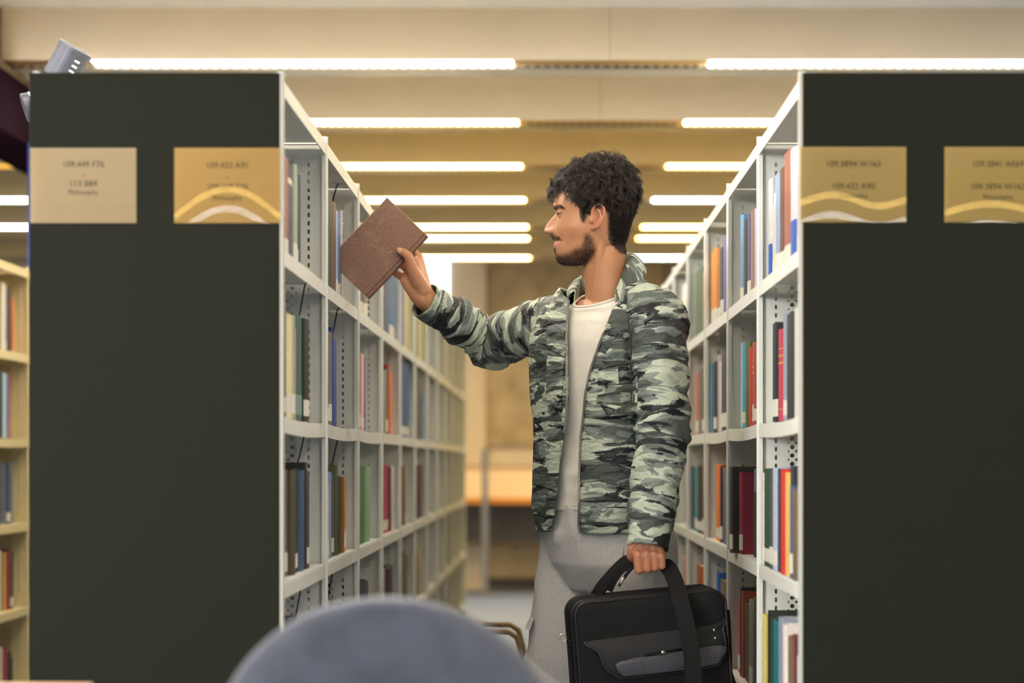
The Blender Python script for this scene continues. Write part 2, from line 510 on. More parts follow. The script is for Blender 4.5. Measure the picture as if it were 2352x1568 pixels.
def row(case, bay, sh, spec, rec=0.02):
    """spec: 'x0 x1 top colour[+flags]; ...' measured on the photograph, x edges on the plane of the spines"""
    fx, s, y0, cn = CASES[case]
    items = []
    for it in spec.split(';'):
        q = it.split()
        x0, x1, top = float(q[0]), float(q[1]), float(q[2])
        col, _, fl = q[3].partition('+')
        rc = rec + rnd.uniform(-0.003, 0.004)
        sx = fx - s * rec
        d0, d1 = [abs(sx) * F / abs(x - VX) for x in (x0, x1)]
        if d0 > d1: d0, d1 = d1, d0
        dm = (d0 + d1) / 2
        h = CAMZ + (VY - top) * dm / F - LEV[sh]
        items.append((d0, d1, h, col, fl, rc))
    items.sort()
    for i, (d0, d1, h, col, fl, rc) in enumerate(items):
        nxt = items[i + 1][0] if i + 1 < len(items) else 99
        d1 = min(d1, nxt) - 0.0008
        lo, hi = y0 + (bay - 1) * BAY + 0.013, y0 + bay * BAY - 0.013
        d0, d1 = max(d0, lo), min(d1, hi)
        if d1 - d0 < 0.004: continue
        kw = {}
        if 'L' in fl: kw['tagged'] = True
        if 'W' in fl: kw['worn'] = True
        if 'B' in fl: kw['block'] = (0.0, 0.36, '1457b4')
        if 'H' in fl: kw['band'] = [(0.80, 0.86, 'e0d2c0')]
        if 'G' in fl: kw['band'] = [(0.62, 0.64, 'c9a050'), (0.70, 0.715, 'c9a050'), (0.78, 0.79, 'c9a050'), (0.12, 0.13, 'c9a050')]
        if 'T' in fl: kw['block'] = (0.05, 0.24, kw.get('tc', '6f938c'))
        top = LEV[sh - 1] - LEV[sh] - 0.034
        bk(case, bay, sh, d0, d1, max(0.12, min(h, top)), col, i + 1, rc, **kw)
# left bookcase
row('L', 1, 1, '649 654 360 7a4a3c;654 662.5 363 93604f+L;662.5 676 381 2a2550+H;676 682 379 9aa890+L;682 688 405 4a6b52+L;688 691.5 404 2b3550')
row('L', 1, 2, '649 660.5 702 1c1a2e+L;660.5 672 723 d8d0a0+L;672 677 725 9aa39a+L;677 681.5 755 c06a7a;681.5 700 725 1f5a50+T;700 711 734 25201e+L')
row('L', 1, 3, '649 656 1081 d5dbd5+L;656 668 1079 5d525c+L;668 679 1080 4a3f30;679 690 1077 22242a+L;690 702 1080 33536f;701 704.5 1062 24262a;704.5 710.5 1082 45454f+L')
row('L', 1, 4, '649 657 1430 3b3550;657 668 1422 2c2f60;668 684 1418 4a4458+L;684 698 1440 7b8a8a+L;698 706 1445 23303f')
row('L', 2, 1, '754 765.5 441 36483a;765.5 774 467 6d574b;774 779 485 9fb4cf+L;779 782.8 489 5a78b0+L;785.3 787.5 486 bcbcc6;787.5 791 485 c2bccc+L')
row('L', 2, 2, '753 757.5 762 3a2f30+L;757.5 768 763 6b6058+L;769 778 782 2b3f8c')
bk('L', 2, 2, 5.868, 5.894, 0.241, '2c3c80', 4, 0.035)
row('L', 2, 3, '752 755 1109 b9b9b9+L;755 764 1084 7b93c0;764 772 1089 4a484c+L;772 775 1068 4d5a38;775 786 1094 1e2022;786 789.5 1096 8a5a20;789.5 799 1096 c98222+L')
row('L', 2, 4, '753 760 1378 a9b0ba;760 769 1376 7d8ca8+L;769 778 1384 c9c4bb;778 790 1390 3a4a5a')
row('L', 3, 1, '827 832 600 e0d2b8+L;832 837 590 2a4a8a+L;837 842 600 7a6050+L;842 848 590 8a8272+L')
row('L', 3, 2, '826 832 792 2c5a48+L;832 837 814 dba898+L;837 840.5 822 4a4a9a')
row('L', 3, 3, '826 841 1070 3f7355;841 850 1070 7fa877')
row('L', 3, 4, '826 834 1332 1e2a45;834 842 1333 2c3454+L;842 850 1336 4a3a3c')
row('L', 4, 1, '883 896 610 3a4866;896 911 600 2a6aa0+L')
row('L', 4, 2, '883 887 850 8a8a80;887 893 846 2a2422+L;893 898 838 a83028;898 904 856 e87820')
row('L', 4, 3, '883 896 1067 a32a48+L;896 900 1072 6a2a34;900 911 1070 d0cecc')
row('L', 4, 4, '882 887 1306 cfc0bc;887 894 1300 2a2a2c;894 903 1302 4a2434')
row('L', 5, 1, '927 930 650 8a86a8;930 936 640 d8cc90;936 938 640 8a8040;938 947 642 d8cc90')
row('L', 5, 2, '925 945 834 234f80+L')
row('L', 5, 3, '925 930 1070 6a4030;930 936 1072 a89a6a+L')
row('L', 5, 4, '925 933 1268 4a6038;933 940 1276 6a4a50')
row('L', 6, 1, '959 963 700 2a3040;963 975 690 c9bd88')
row('L', 6, 2, '959 968 878 5a4638;968 972 905 2a5a98')
row('L', 6, 3, '960 970 1068 4a2a30')
row('L', 6, 4, '959 963 1260 2c4030;963 975 1255 b8ab80')
FARC = ['5a5a48', '6a6448', '4a3a30', '3a3f34', '7a7452', '8a8058', '2c3a34', '5a4a3c', '9a8f66', '2a4a8c']
def far_rows(case, b0, b1, b2, cols):
    # two bays of single thick volumes, the blurred rest as one mass of books
    for bay in range(b0, b1):
        for sh in range(1, 5):
            y = Y0 + (bay - 1) * BAY + 0.02
            n = rnd.randint(3, 5)
            for i in range(n):
                t = rnd.uniform(0.05, 0.11)
                bk(case, bay, sh, y, y + t - 0.001, rnd.uniform(0.2, 0.262), rnd.choice(cols), i + 1, 0.02 + rnd.uniform(-0.004, 0.01))
                y += t
    fx, s, y0, cn = CASES[case]
    mb = MB(); mats = []
    fm = []
    for bay in range(b1, b2):
        for sh in range(1, 5):
            y = Y0 + (bay - 1) * BAY + 0.02
            end = y + rnd.uniform(0.35, 0.7)
            while y < end:
                t = rnd.uniform(0.03, 0.08)
                a, c = fx - s * 0.02, fx - s * 0.17
                mb.box(min(a, c), max(a, c), y, y + t - 0.002, LEV[sh] + 0.0005, LEV[sh] + rnd.uniform(0.2, 0.262))
                fm += [rnd.randrange(len(cols))] * 6
                y += t
    o = mb.build('distant_books', None, None)
    for c in cols:
        o.data.materials.append(mat('cloth_' + c, c, 0.55, noise=0.10, nscale=90, bump=0.15, bscale=900))
    o.data.polygons.foreach_set('material_index', fm)
    o['kind'] = 'stuff'
    tag(o, 'blurred rows of muted books in the farthest bays of ' + cn, 'books')
far_rows('L', 7, 9, 12, FARC)
# right bookcase
row('R', 1, 1, '1762.5 1769 414 c2c4c8+B;1769 1774 472 cdbfae+L;1774 1781 445 c8c8cc+L;1781 1788 402 8aa0c0+L;1788 1799 388 5e3a30+L;1799 1814 351 9a5a4a+L;1814 1826 343 c4c8d0+B;1826 1834 341 a9a6b4+L')
row('R', 1, 2, '1771.5 1774 772 a8b060;1774 1785 743 1a1c30+L;1785 1793.5 757 b83a50+G;1793.5 1802 721 8d98a8+L;1802 1821 721 23262e;1821 1834 708 c4c4bc')
row('R', 1, 3, '1747 1751 1085 cac2c0+L;1751 1766 1076 1f4a35+L;1766 1774 1078 4a4a52+L;1774 1782 1074 aab4c8+L;1782 1792 1077 453c44;1792 1801 1078 d8302a;1801 1811 1085 d8b868;1811 1813.5 1070 25252d;1813.5 1820 1116 4a5a80+L;1820 1834 1124 6a5a40', rec=0.006)
row('R', 1, 4, '1745 1748 1440 d8d8d0;1748 1756 1411 d8cf80;1756 1763 1412 b8ae48;1763 1766 1402 1a2020;1766 1773 1419 2a4a35;1773 1782 1425 10707a;1782 1791 1418 8a94a8;1791 1798 1436 3a3440;1798 1804 1433 d8d0cc+L;1804 1809 1460 b08a70;1809 1816 1464 6a6440;1816 1824 1459 7a3a48;1824 1830 1464 4a1420;1830 1836 1508 d8d6cc', rec=0.004)
row('R', 2, 1, '1695 1701 512 5a6068+L;1701 1706 495 6a9ac8+L;1706 1712 506 2c3444;1712 1719 495 4a4a78+L;1719 1727 483 8a7262;1727 1734 480 c8a8e8')
row('R', 2, 2, '1697 1702 788 b8ccd4+L;1702 1709 788 2f9fc8+L;1709 1719 786 4a5a30;1719 1723.5 798 c83a2c;1723.5 1730 786 a84038+LG;1730 1738 786 a03a30+L')
bk('R', 2, 3, 5.94, 6.02, 0.212, '2b2a2a', 5, 0.0125 - 0.025, tagged=True)
bk('R', 2, 3, 5.862, 5.939, 0.199, '8a1c34', 4, 0.0055, tagged=True)
row('R', 2, 3, '1727 1731 1076 5a6a80;1731 1738 1130 2a2c26', rec=0.027)
row('R', 2, 4, '1690 1701 1374 b83a40+L;1701 1703.5 1349 2a3540;1703.5 1707 1358 8a4020;1707 1721 1386 3a342c+W;1721 1727 1377 8a8478+L;1727 1738 1375 1e2e26')
row('R', 3, 1, '1630 1644 577 e08a10+L;1644 1647 577 c07a3a+L;1647 1654 571 6a6058+L;1654 1661 573 2c2c34+L;1661 1665 546 7a70a8', rec=0.016)
row('R', 3, 2, '1635 1637 835 3a80a8;1637 1642 831 34342e+L;1642 1652 817 a89aa0;1652 1655 830 d0cccc+L;1655 1667 803 2a2c44+L')
row('R', 3, 3, '1641 1654 1067 e07818+L;1654 1658 1070 4a2434+L;1658 1672 1073 5a6478')
row('R', 3, 4, '1646 1650 1316 2060b0;1650 1660 1332 7a6650+W;1660 1672 1338 6a4a38+W')
row('R', 4, 1, '1596 1614 621 3a5a3a;1614 1619 625 a86a40')
row('R', 4, 2, '1597 1602 857 c85a30+L;1602 1610 849 6a625a;1610 1619 847 3a3c34+L')
row('R', 4, 3, '1589 1593 1072 1c2c58;1593 1602 1072 2a8a88+L;1602 1610 1070 2a2824+L;1610 1620 1069 5a342a+L', rec=0.016)
row('R', 4, 4, '1599 1612 1298 a04a24;1612 1617 1292 c89030;1617 1621 1300 2a4a80')
row('R', 5, 1, '1560 1566 690 b07a50;1566 1574 655 e0e0e0;1574 1581 690 2c4434')
row('R', 5, 2, '1562 1570 880 6a5a4c;1570 1580 876 8a4a3a+L')
row('R', 5, 3, '1571 1577 1075 5a5a34;1577 1584 1078 8a8468')
row('R', 5, 4, '1566 1570 1282 5a6a40;1570 1577 1276 c08078;1577 1586 1276 a81c20')
far_rows('R', 6, 7, 12, FARC + ['8a3a30', '3a5a6a', 'c0b8a8'])
# cream bookcase past the left panel: bay five shows its last part
row('C', 5, 1, '-34 -20 646 3a4a60;-20 -6 652 c8bca0;-6 5 650 2c3038;5 12 650 d8cfae+L;12 17 655 9aa8c8+L;17 23 664 4a2a34;23 31 668 2a2c2c;31 36 686 d8742a', rec=0.03)
row('C', 5, 2, '-30 -10 850 7a3040;-10 4 852 25262a;4 10 853 30505a;10 16 856 c0d4e0;16 20 858 2f8ac0;20 26 862 a84a6a', rec=0.03)
row('C', 5, 3, '-30 -8 1060 50505c;-8 6 1060 3f434e;6 17 1063 5a6478;17 25 1062 3f4a5e+L;25 33 1062 6a7488', rec=0.03)
row('C', 5, 4, '-30 -6 1262 6a2028;-6 4 1264 d8d0c0+L;4 11 1266 24262e;11 16 1268 d89a40;16 20 1262 2c2c2c;20 25 1262 a8323a;25 33 1266 2c2e30+L', rec=0.03)
row('C', 5, 5, '-30 -8 1476 7a5050;-8 1 1484 c86a5a;1 8 1486 cbbfa8;8 20 1489 8a2a34;20 27 1496 1f2426;27 33 1510 3a4a48', rec=0.03)

# wire book supports hooked under the shelves
for bay, sh, a, b in ((1, 2, (702, 674), (688, 722)), (1, 3, (706, 1000), (684, 1062)), (2, 1, (775, 424), (763, 466)), (2, 2, (776, 714), (765, 762)), (2, 3, (780, 1018), (763, 1066)),
                      (1, 4, (700, 1356), (678, 1420)), (2, 4, (772, 1316), (755, 1362))):
    dd = Y0 + bay * BAY - 0.14
    A, B = P(a[0], a[1], dd), P(b[0], b[1], dd)
    A.z = LEV[sh - 1] - 0.004
    e = B - A
    r = thing('wire_bookend', 'thin dark wire book support hooked under the %s, %s of left bookcase' % (SHN[sh - 1] if sh > 1 else 'case top', BAYN[bay]), 'bookend', A, 'wire book supports in the left bookcase')
    MB().tube([(0.006, 0.001, -0.001), (0.002, 0, -0.002), tuple(e * 0.15), tuple(e), tuple(e * 2.2), tuple(e * 2.25 + Vector((0, 0.03, 0)))], 0.0018, 6).build('wire', mat('wire_dark', '#2b2b2b', 0.4, metal=0.5), r, smooth=True)
    MB().box(-0.012, 0.03, -0.004, 0.02, -0.002, -0.0002).build('hook_plate', m_white, r)

# ------------------------------------------------------------------ range labels on the end panels
def sleeve_mat():
    m = bpy.data.materials.new('clear_sleeve'); m.use_nodes = True
    nt = m.node_tree; nt.nodes.clear()
    o = nt.nodes.new('ShaderNodeOutputMaterial'); mix = nt.nodes.new('ShaderNodeMixShader')
    tr = nt.nodes.new('ShaderNodeBsdfTransparent'); gl = nt.nodes.new('ShaderNodeBsdfGlossy'); fr = nt.nodes.new('ShaderNodeFresnel')
    fr.inputs['IOR'].default_value = 1.55
    gl.inputs['Roughness'].default_value = 0.0
    nt.links.new(fr.outputs[0], mix.inputs[0]); nt.links.new(tr.outputs[0], mix.inputs[1]); nt.links.new(gl.outputs[0], mix.inputs[2])
    nt.links.new(mix.outputs[0], o.inputs[0])
    return m
m_sleeve = sleeve_mat()
m_ink = mat('label_ink', '#2a2018', 0.8)
def text_mesh(s, size):
    c = bpy.data.curves.new('t', 'FONT'); c.body = s; c.size = size; c.align_x = 'CENTER'; c.align_y = 'CENTER'
    o = bpy.data.objects.new('t', c); COL.objects.link(o)
    dg = bpy.context.evaluated_depsgraph_get(); dg.update()
    me = bpy.data.meshes.new_from_object(o.evaluated_get(dg))
    bpy.data.objects.remove(o); bpy.data.curves.remove(c)
    return me
def label_card(label, x0, x1, y0, y1, lines, paper, bulge):
    d = Y0 - 0.022
    a, b = P(x0, y1, d), P(x1, y0, d)
    W, H = b.x - a.x, b.z - a.z
    r = thing('range_label', label, 'label', ((a.x + b.x) / 2, d, (a.z + b.z) / 2), 'paper range labels on the dark end panels')
    MB().box(-W / 2, W / 2, -0.0012, -0.0002, -H / 2, H / 2).build('paper_card', mat('paper_' + paper, paper, 0.7, noise=0.02, nscale=30), r)  # yellowish cards: cast of sleeve reflections put into the paper colour
    nu, nv = 48, 24
    vs, fs = [], []
    for i in range(nv + 1):
        for j in range(nu + 1):
            u, v = j / nu, i / nv
            vs.append((-W / 2 + W * u, -0.0022 - bulge(u, v), -H / 2 + H * v))
    for i in range(nv):
        for j in range(nu):
            q = i * (nu + 1) + j
            fs.append((q, q + 1, q + nu + 2, q + nu + 1))
    MB().add(vs, fs).build('clear_sleeve', m_sleeve, r, smooth=True)
    for s, yy, size in lines:
        me = text_mesh(s, size)
        o = link('lettering', me, m_ink, r)
        o.rotation_euler = (PI / 2, 0, 0)
        o.location = (0.0 if W < 0.2 else 0, -0.00135, H / 2 - (yy - y0) / (y1 - y0) * H)
S1, S2 = 0.0155, 0.0125
# the plastic leans or bellies by about a millimetre, which bends the reflections of the lamps behind the camera
HC = 0.138
sn = lambda u, k=1.0: math.sin(PI * min(1.0, max(0.0, u)) * k)
label_card('beige range label at the outer left of the left dark panel', 70, 313, 340, 512, [('109.449 F76', 378, S1), ('-', 402, S1), ('113 B84', 422, S1), ('Philosophy', 442, S2)], '#ab9874', lambda u, v: -0.008 * HC * (v - 1))
label_card('yellowish range label with an arched light reflection on the left dark panel', 401, 644, 340, 512, [('109.432 A91', 380, S1), ('-', 405, S1), ('109.449 F76', 430, S1), ('Philosophy', 455, S2)], '#b3924e', lambda u, v: HC * v * (-0.0008 + 0.008 * sn(u)))
label_card('yellowish range label beside the inner edge of the right dark panel', 1838, 2081, 338, 510, [('109.3894 W163', 377, S1), ('-', 402, S1), ('109.432 A90', 428, S1), ('Philosophy', 450, S2)], '#c2a866', lambda u, v: HC * v * (0.0040 + 0.0016 * math.sin(PI * 2.2 * u - 0.5)))
label_card('yellowish range label cut by the right edge of the photo', 2170, 2413, 338, 510, [('109.3841 AE69', 377, S1), ('-', 403, S1), ('109.3894 W162', 429, S1), ('Philosophy', 453, S2)], '#c2a862', lambda u, v: HC * v * (0.0004 + 0.0026 * sn(u, 1.15)))

# ------------------------------------------------------------------ foreground chair
m_fab = mat('chair_fabric', '#40444f', 0.95, noise=0.26, nscale=16, bump=0.6, bscale=900, sheen=0.3)
m_blk = mat('black_plastic', '#1d1d1f', 0.5)
cx, cy = -0.204, 3.08
ch = thing('office_chair', 'blue-grey upholstered chair with rounded back in the blurred foreground', 'chair', (cx, cy, 0))
bk_ = MB()
ny, R = 26, []
def outline(v):   # half width of the backrest at height fraction v
    return 0.232 * (max(0.0, 1 - abs((v - 0.44) / 0.56) ** 2.25)) ** (1 / 2.1) if v > 0.44 else 0.232 - 0.03 * ((0.44 - v) / 0.44) ** 2
H0, H1 = 0.47, 0.929
for i in range(ny + 1):
    v = 0.0 + i / ny
    v = 1 - (1 - v) ** 1.6
    hw = max(0.004, outline(min(v, 0.9995)))
    z = H0 + (H1 - H0) * v
    th = 0.030 * min(1.0, hw / 0.06) ** 0.5
    ring = []
    for k in range(32):
        a = 2 * PI * k / 32
        sx = math.copysign(abs(math.cos(a)) ** 0.75, math.cos(a)); sy = math.copysign(abs(math.sin(a)) ** 0.8, math.sin(a))
        x = hw * sx
        ring.append((x, th * sy - 0.35 * x * x - 0.02 + 0.05 * (1 - v) , z))
    R.append(ring)
bk_.rings(R)
o = bk_.build('backrest', m_fab, ch, smooth=True)
st = MB()
R = []
for zz, k in ((0.43, 0.90), (0.445, 0.98), (0.465, 1.0), (0.485, 0.97), (0.495, 0.88)):
    R.append([(0.24 * k * math.copysign(abs(math.cos(a)) ** 0.6, math.cos(a)), 0.27 + 0.23 * k * math.copysign(abs(math.sin(a)) ** 0.6, math.sin(a)), zz) for a in [2 * PI * i / 32 for i in range(32)]])
st.rings(R).build('seat', m_fab, ch, smooth=True)
MB().box(-0.03, 0.03, 0.035, 0.055, 0.40, 0.62).box(-0.03, 0.03, 0.04, 0.27, 0.40, 0.425).build('back_bracket', m_blk, ch, bevel=0.004)
MB().tube([(0, 0.27, 0.08), (0, 0.27, 0.43)], 0.025, 14).build('gas_post', m_blk, ch, smooth=False)
for k in range(5):
    a = 2 * PI * k / 5 + 0.3
    e = (0.27 * math.cos(a), 0.27 + 0.27 * math.sin(a))
    l = MB().tube([(0, 0.27, 0.10), (e[0], e[1], 0.065)], [0.022, 0.014], 10).build('leg', m_blk, ch)
    MB().tube([(e[0] - 0.012, e[1], 0.026), (e[0] + 0.012, e[1], 0.026)], 0.026, 14).build('caster', m_blk, l)

# bent-frame stool further down the aisle
stl = thing('step_stool', 'low stool with bent brown frame in the aisle behind the chair', 'stool', (-0.25, 7.0, 0))
m_bw = mat('bent_wood', '#86704c', 0.45, noise=0.15, nscale=30)
for yy in (-0.15, 0.15):
    o = MB().tube([(-0.215, yy, 0.0), (-0.185, yy, 0.50), (-0.17, yy, 0.60), (-0.14, yy, 0.618), (0.14, yy, 0.618), (0.165, yy, 0.602), (0.178, yy, 0.55), (0.215, yy, 0.0)], 0.0085, 8).build('frame_hoop', m_bw, stl, smooth=True)
MB().box(-0.15, 0.06, -0.145, 0.145, 0.612, 0.624).build('seat', m_bw, stl, bevel=0.004)
MB().tube([(-0.2, -0.15, 0.2), (-0.2, 0.15, 0.2)], 0.008, 8).tube([(0.2, -0.15, 0.2), (0.2, 0.15, 0.2)], 0.008, 8).build('stretcher', m_bw, stl)

# table whose far edge shows at the lower left
tb = thing('reading_table', 'pale wooden reading table, only its far edge showing at the bottom left', 'table', (-1.35, 3.5, 0))
m_tw = mat('table_wood', '#b39274', 0.4, noise=0.08, nscale=8, stretch=(1, 8, 1))
t_ = MB().box(-0.72, 0.60, -0.45, 0.468, 0.715, 0.74).build('table_top', m_tw, tb, bevel=0.004)
t_.rotation_euler = (0, 0, -0.02)
for x in (-0.66, 0.54):
    for y in (-0.4, 0.4):
        MB().box(x - 0.02, x + 0.02, y - 0.02, y + 0.02, 0, 0.715).build('leg', m_blk, tb)

# twin-head floor lamp behind the left bookcase end
fl = thing('floor_lamp', 'grey floor lamp with two spot heads behind the left dark panel', 'lamp', (-1.03, 5.2, 0))
m_lg = mat('lamp_grey', '#4a4d59', 0.45, metal=0.1)
MB().tube([(0, 0, 0.025), (0, 0, 1.80)], 0.011, 12).build('pole', m_lg, fl, smooth=False)
MB().tube([(0, 0, 0.0), (0, 0, 0.025)], 0.13, 28).build('base', m_lg, fl)
def spot(c, ax, r, L):
    ax = Vector(ax).normalized()
    c = Vector(c) - Vector(fl.location)
    h = MB().tube([c - ax * L * 0.5, c - ax * L * 0.46, c + ax * L * 0.38, c + ax * L * 0.385, c + ax * L * 0.5, c + ax * L * 0.5, c + ax * L * 0.2], [r * 0.9, r * 0.97, r, r * 1.03, r * 1.03, r * 0.93, r * 0.85], 36).build('spot_head', m_lg, fl, smooth=False)
    s = ax.cross(Vector((0, 1, 0))).normalized()
    for k in range(4):
        p = c + (-s * 0.60 + Vector((0, -1, 0)) * 0.80) * r * 1.0 + ax * L * (-0.30 + 0.155 * k)
        MB().tube([p - s * 0.008, p + s * 0.008], 0.0022, 8).build('vent_slot', mat('vent_light', '#dfe3ec', 0.3), h)
    return h
spot(P(154, 146, 5.2), (0.50, -0.12, 0.83), 0.037, 0.078)
spot(P(92, 238, 5.2), (-0.9, -0.25, -0.3), 0.030, 0.07)
MB().tube([Vector((0, 0, 1.78)), P(150, 176, 5.2) - Vector(fl.location)], 0.008, 8).tube([Vector((0, 0, 1.76)), P(98, 236, 5.2) - Vector(fl.location)], 0.008, 8).build('head_joint', m_blk, fl)
# ------------------------------------------------------------------ the man
def vnoise(p, seed=0):
    """smooth value noise in [-1, 1], vectorised"""
    p = np.asarray(p, dtype=np.float64)
    i = np.floor(p).astype(np.int64)
    f = p - i
    f = f * f * (3 - 2 * f)
    def h(a, b, c):
        n = (a * 73856093) ^ (b * 19349663) ^ (c * 83492791) ^ (seed * 2654435761)
        n = (n ^ (n >> 13)) * 1274126177
        n = n ^ (n >> 16)
        return (n & 0xffff) / 32767.5 - 1.0
    out = 0
    for dx in (0, 1):
        for dy in (0, 1):
            for dz in (0, 1):
                w = (f[:, 0] if dx else 1 - f[:, 0]) * (f[:, 1] if dy else 1 - f[:, 1]) * (f[:, 2] if dz else 1 - f[:, 2])
                out = out + w * h(i[:, 0] + dx, i[:, 1] + dy, i[:, 2] + dz)
    return out
def gauss(x, s): return np.exp(-(x / s) ** 2)
def sstep(x, a, b):
    t = np.clip((x - a) / (b - a), 0, 1)
    return t * t * (3 - 2 * t)
def co(me):
    a = np.empty(len(me.vertices) * 3, dtype=np.float32); me.vertices.foreach_get('co', a)
    return a.reshape(-1, 3).astype(np.float64)
def setco(me, a):
    me.vertices.foreach_set('co', a.astype(np.float32).ravel()); me.update()
def normals(me):
    a = np.empty(len(me.vertices) * 3, dtype=np.float32); me.vertices.foreach_get('normal', a)
    return a.reshape(-1, 3).astype(np.float64)
def remesh(mb, voxel, smooth=4, fac=0.5):
    me = mb.mesh('tmp')
    o = bpy.data.objects.new('tmp', me); COL.objects.link(o)
    m = o.modifiers.new('r', 'REMESH'); m.mode = 'VOXEL'; m.voxel_size = voxel
    if smooth:
        s = o.modifiers.new('s', 'SMOOTH'); s.iterations = smooth; s.factor = fac
    dg = bpy.context.evaluated_depsgraph_get(); dg.update()
    out = bpy.data.meshes.new_from_object(o.evaluated_get(dg))
    bpy.data.objects.remove(o); bpy.data.meshes.remove(me)
    out.polygons.foreach_set('use_smooth', [True] * len(out.polygons))
    return out
def set_attr(me, name, arr, kind):
    a = me.attributes.new(name, kind, 'POINT')
    if kind == 'FLOAT_COLOR':
        d = np.ones((len(arr), 4), dtype=np.float32); d[:, :3] = arr
        a.data.foreach_set('color', d.ravel())
    else:
        a.data.foreach_set('vector', np.asarray(arr, dtype=np.float32).ravel())

def crv(pts, n):
    pts = [Vector(p) for p in pts]
    out = []
    for i in range(n + 1):
        s_ = i / n * (len(pts) - 1); k = min(int(s_), len(pts) - 2); t = s_ - k
        p0, p1, p2, p3 = pts[max(k - 1, 0)], pts[k], pts[k + 1], pts[min(k + 2, len(pts) - 1)]
        out.append(0.5 * ((2 * p1) + (p2 - p0) * t + (2 * p0 - 5 * p1 + 4 * p2 - p3) * t * t + (3 * p1 - p0 - 3 * p2 + p3) * t ** 3))
    return out

# body axes: chest turned half towards the camera, head in profile
FW = Vector((-0.72, -0.694, 0)).normalized()
LA = Vector((-FW.y, FW.x, 0))                       # towards his left, nearer the camera
CX, CY = 0.135, 5.75
def J(la, fw, z): return Vector((CX, CY, 0)) + LA * la + FW * fw + Vector((0, 0, z))

SH_R, EL_R, WR_R = P(1275, 742, 5.89), P(1124, 789, 6.07), P(970, 686, 5.952)
SH_L, EL_L, WR_L = P(1509, 731, 5.60), P(1523, 985, 5.55), P(1493, 1212, 5.492)
HD = 5.745
def H(x, y, l):   # head point: photo pixel, l metres towards the camera from the middle plane
    p = P(x, y, HD); p.y = HD - l
    return p
PX = HD / F        # metres per pixel at the head

# ---- head surface: profile measured level by level
prof = [  # y, front x (without nose), back x, half width
    (371, 1392, 1396, 0.003), (373, 1372, 1412, 0.020), (377, 1350, 1425, 0.036), (385, 1325, 1438, 0.052), (397, 1304, 1448, 0.063), (415, 1288, 1455, 0.0715), (437, 1279, 1459, 0.0765), (455, 1274.0, 1460, 0.0785),
    (468, 1271.4, 1459, 0.0785), (476, 1270.8, 1457, 0.078), (484, 1273.4, 1455, 0.077), (491, 1276.5, 1452, 0.0765), (500, 1278.5, 1449, 0.076), (510, 1279, 1445, 0.0755), (525, 1277.5, 1440, 0.074), (536, 1273.5, 1436, 0.072),
    (541, 1270.2, 1433, 0.071), (546, 1269.4, 1430, 0.070), (549, 1270.6, 1426, 0.069), (551.5, 1274, 1423, 0.068), (554, 1276.8, 1420, 0.0672), (556.5, 1274.2, 1417, 0.0664), (560, 1271.8, 1413, 0.0655), (565, 1271.0, 1409, 0.064), (569, 1273.2, 1404, 0.0625),
    (576, 1276.0, 1397, 0.060), (583, 1275.8, 1386, 0.0555), (590, 1277.2, 1374, 0.050), (596, 1279.4, 1362, 0.044), (601, 1283.5, 1350, 0.037), (604, 1288, 1340, 0.030), (606, 1294, 1330, 0.020), (607, 1303, 1322, 0.006)]
_bk = {397: 1442, 415: 1449, 437: 1452, 455: 1453, 468: 1453, 476: 1452, 484: 1451, 491: 1450, 500: 1449, 510: 1447, 525: 1443, 536: 1441, 541: 1440, 546: 1438, 550: 1437, 553: 1436, 556: 1435, 549: 1437.5, 551.5: 1436.5, 554: 1435.5, 556.5: 1434.5, 560: 1432, 565: 1428, 569: 1421, 576: 1406}
prof = [(y, f, _bk.get(y, b), w) for y, f, b, w in prof]
prof = np.array(prof, dtype=float)
NL, NT = 250, 168
ys = np.interp(np.linspace(0, 1, NL), [0, 0.06, 0.30, 0.85, 1], [371, 378, 470, 575, 607])
fx_ = np.interp(ys, prof[:, 0], prof[:, 1]); bx_ = np.interp(ys, prof[:, 0], prof[:, 2]); hw_ = np.interp(ys, prof[:, 0], prof[:, 3])
def sm(a, n=2):
    for _ in range(n):
        a = np.concatenate([a[:1], (a[:-2] + 2 * a[1:-1] + a[2:]) / 4, a[-1:]])
    return a
bx_, hw_ = sm(bx_, 6), sm(hw_, 6)
fx_true = sm(fx_, 2)
base_pts = np.array([(371, 1392), (373, 1372), (377, 1350), (385, 1325), (397, 1304), (415, 1288), (437, 1279), (455, 1274.5), (476, 1273.5), (495, 1276.5), (520, 1277.5), (541, 1275.5), (556, 1275.5), (572, 1276.5), (583, 1277.4), (590, 1278.2), (596, 1280.4), (601, 1285), (604, 1291), (606, 1298), (607, 1306)])
fx_ = sm(np.interp(ys, base_pts[:, 0], base_pts[:, 1]), 6)
th = np.linspace(0, 2 * PI, NT, endpoint=False)
ct, st_ = np.cos(th), np.sin(th)
gy = np.repeat(ys[:, None], NT, 1)
# front half keeps its width further forward than the back half
cxm = (fx_ + (bx_ - fx_) * 0.52)[:, None]
ex = np.sign(ct) * np.abs(ct) ** 0.92
gx = np.where(ct > 0, cxm - (cxm - fx_[:, None]) * ex, cxm + (bx_[:, None] - cxm) * (-ex))
gl = hw_[:, None] * np.sign(st_) * np.abs(st_) ** 0.88
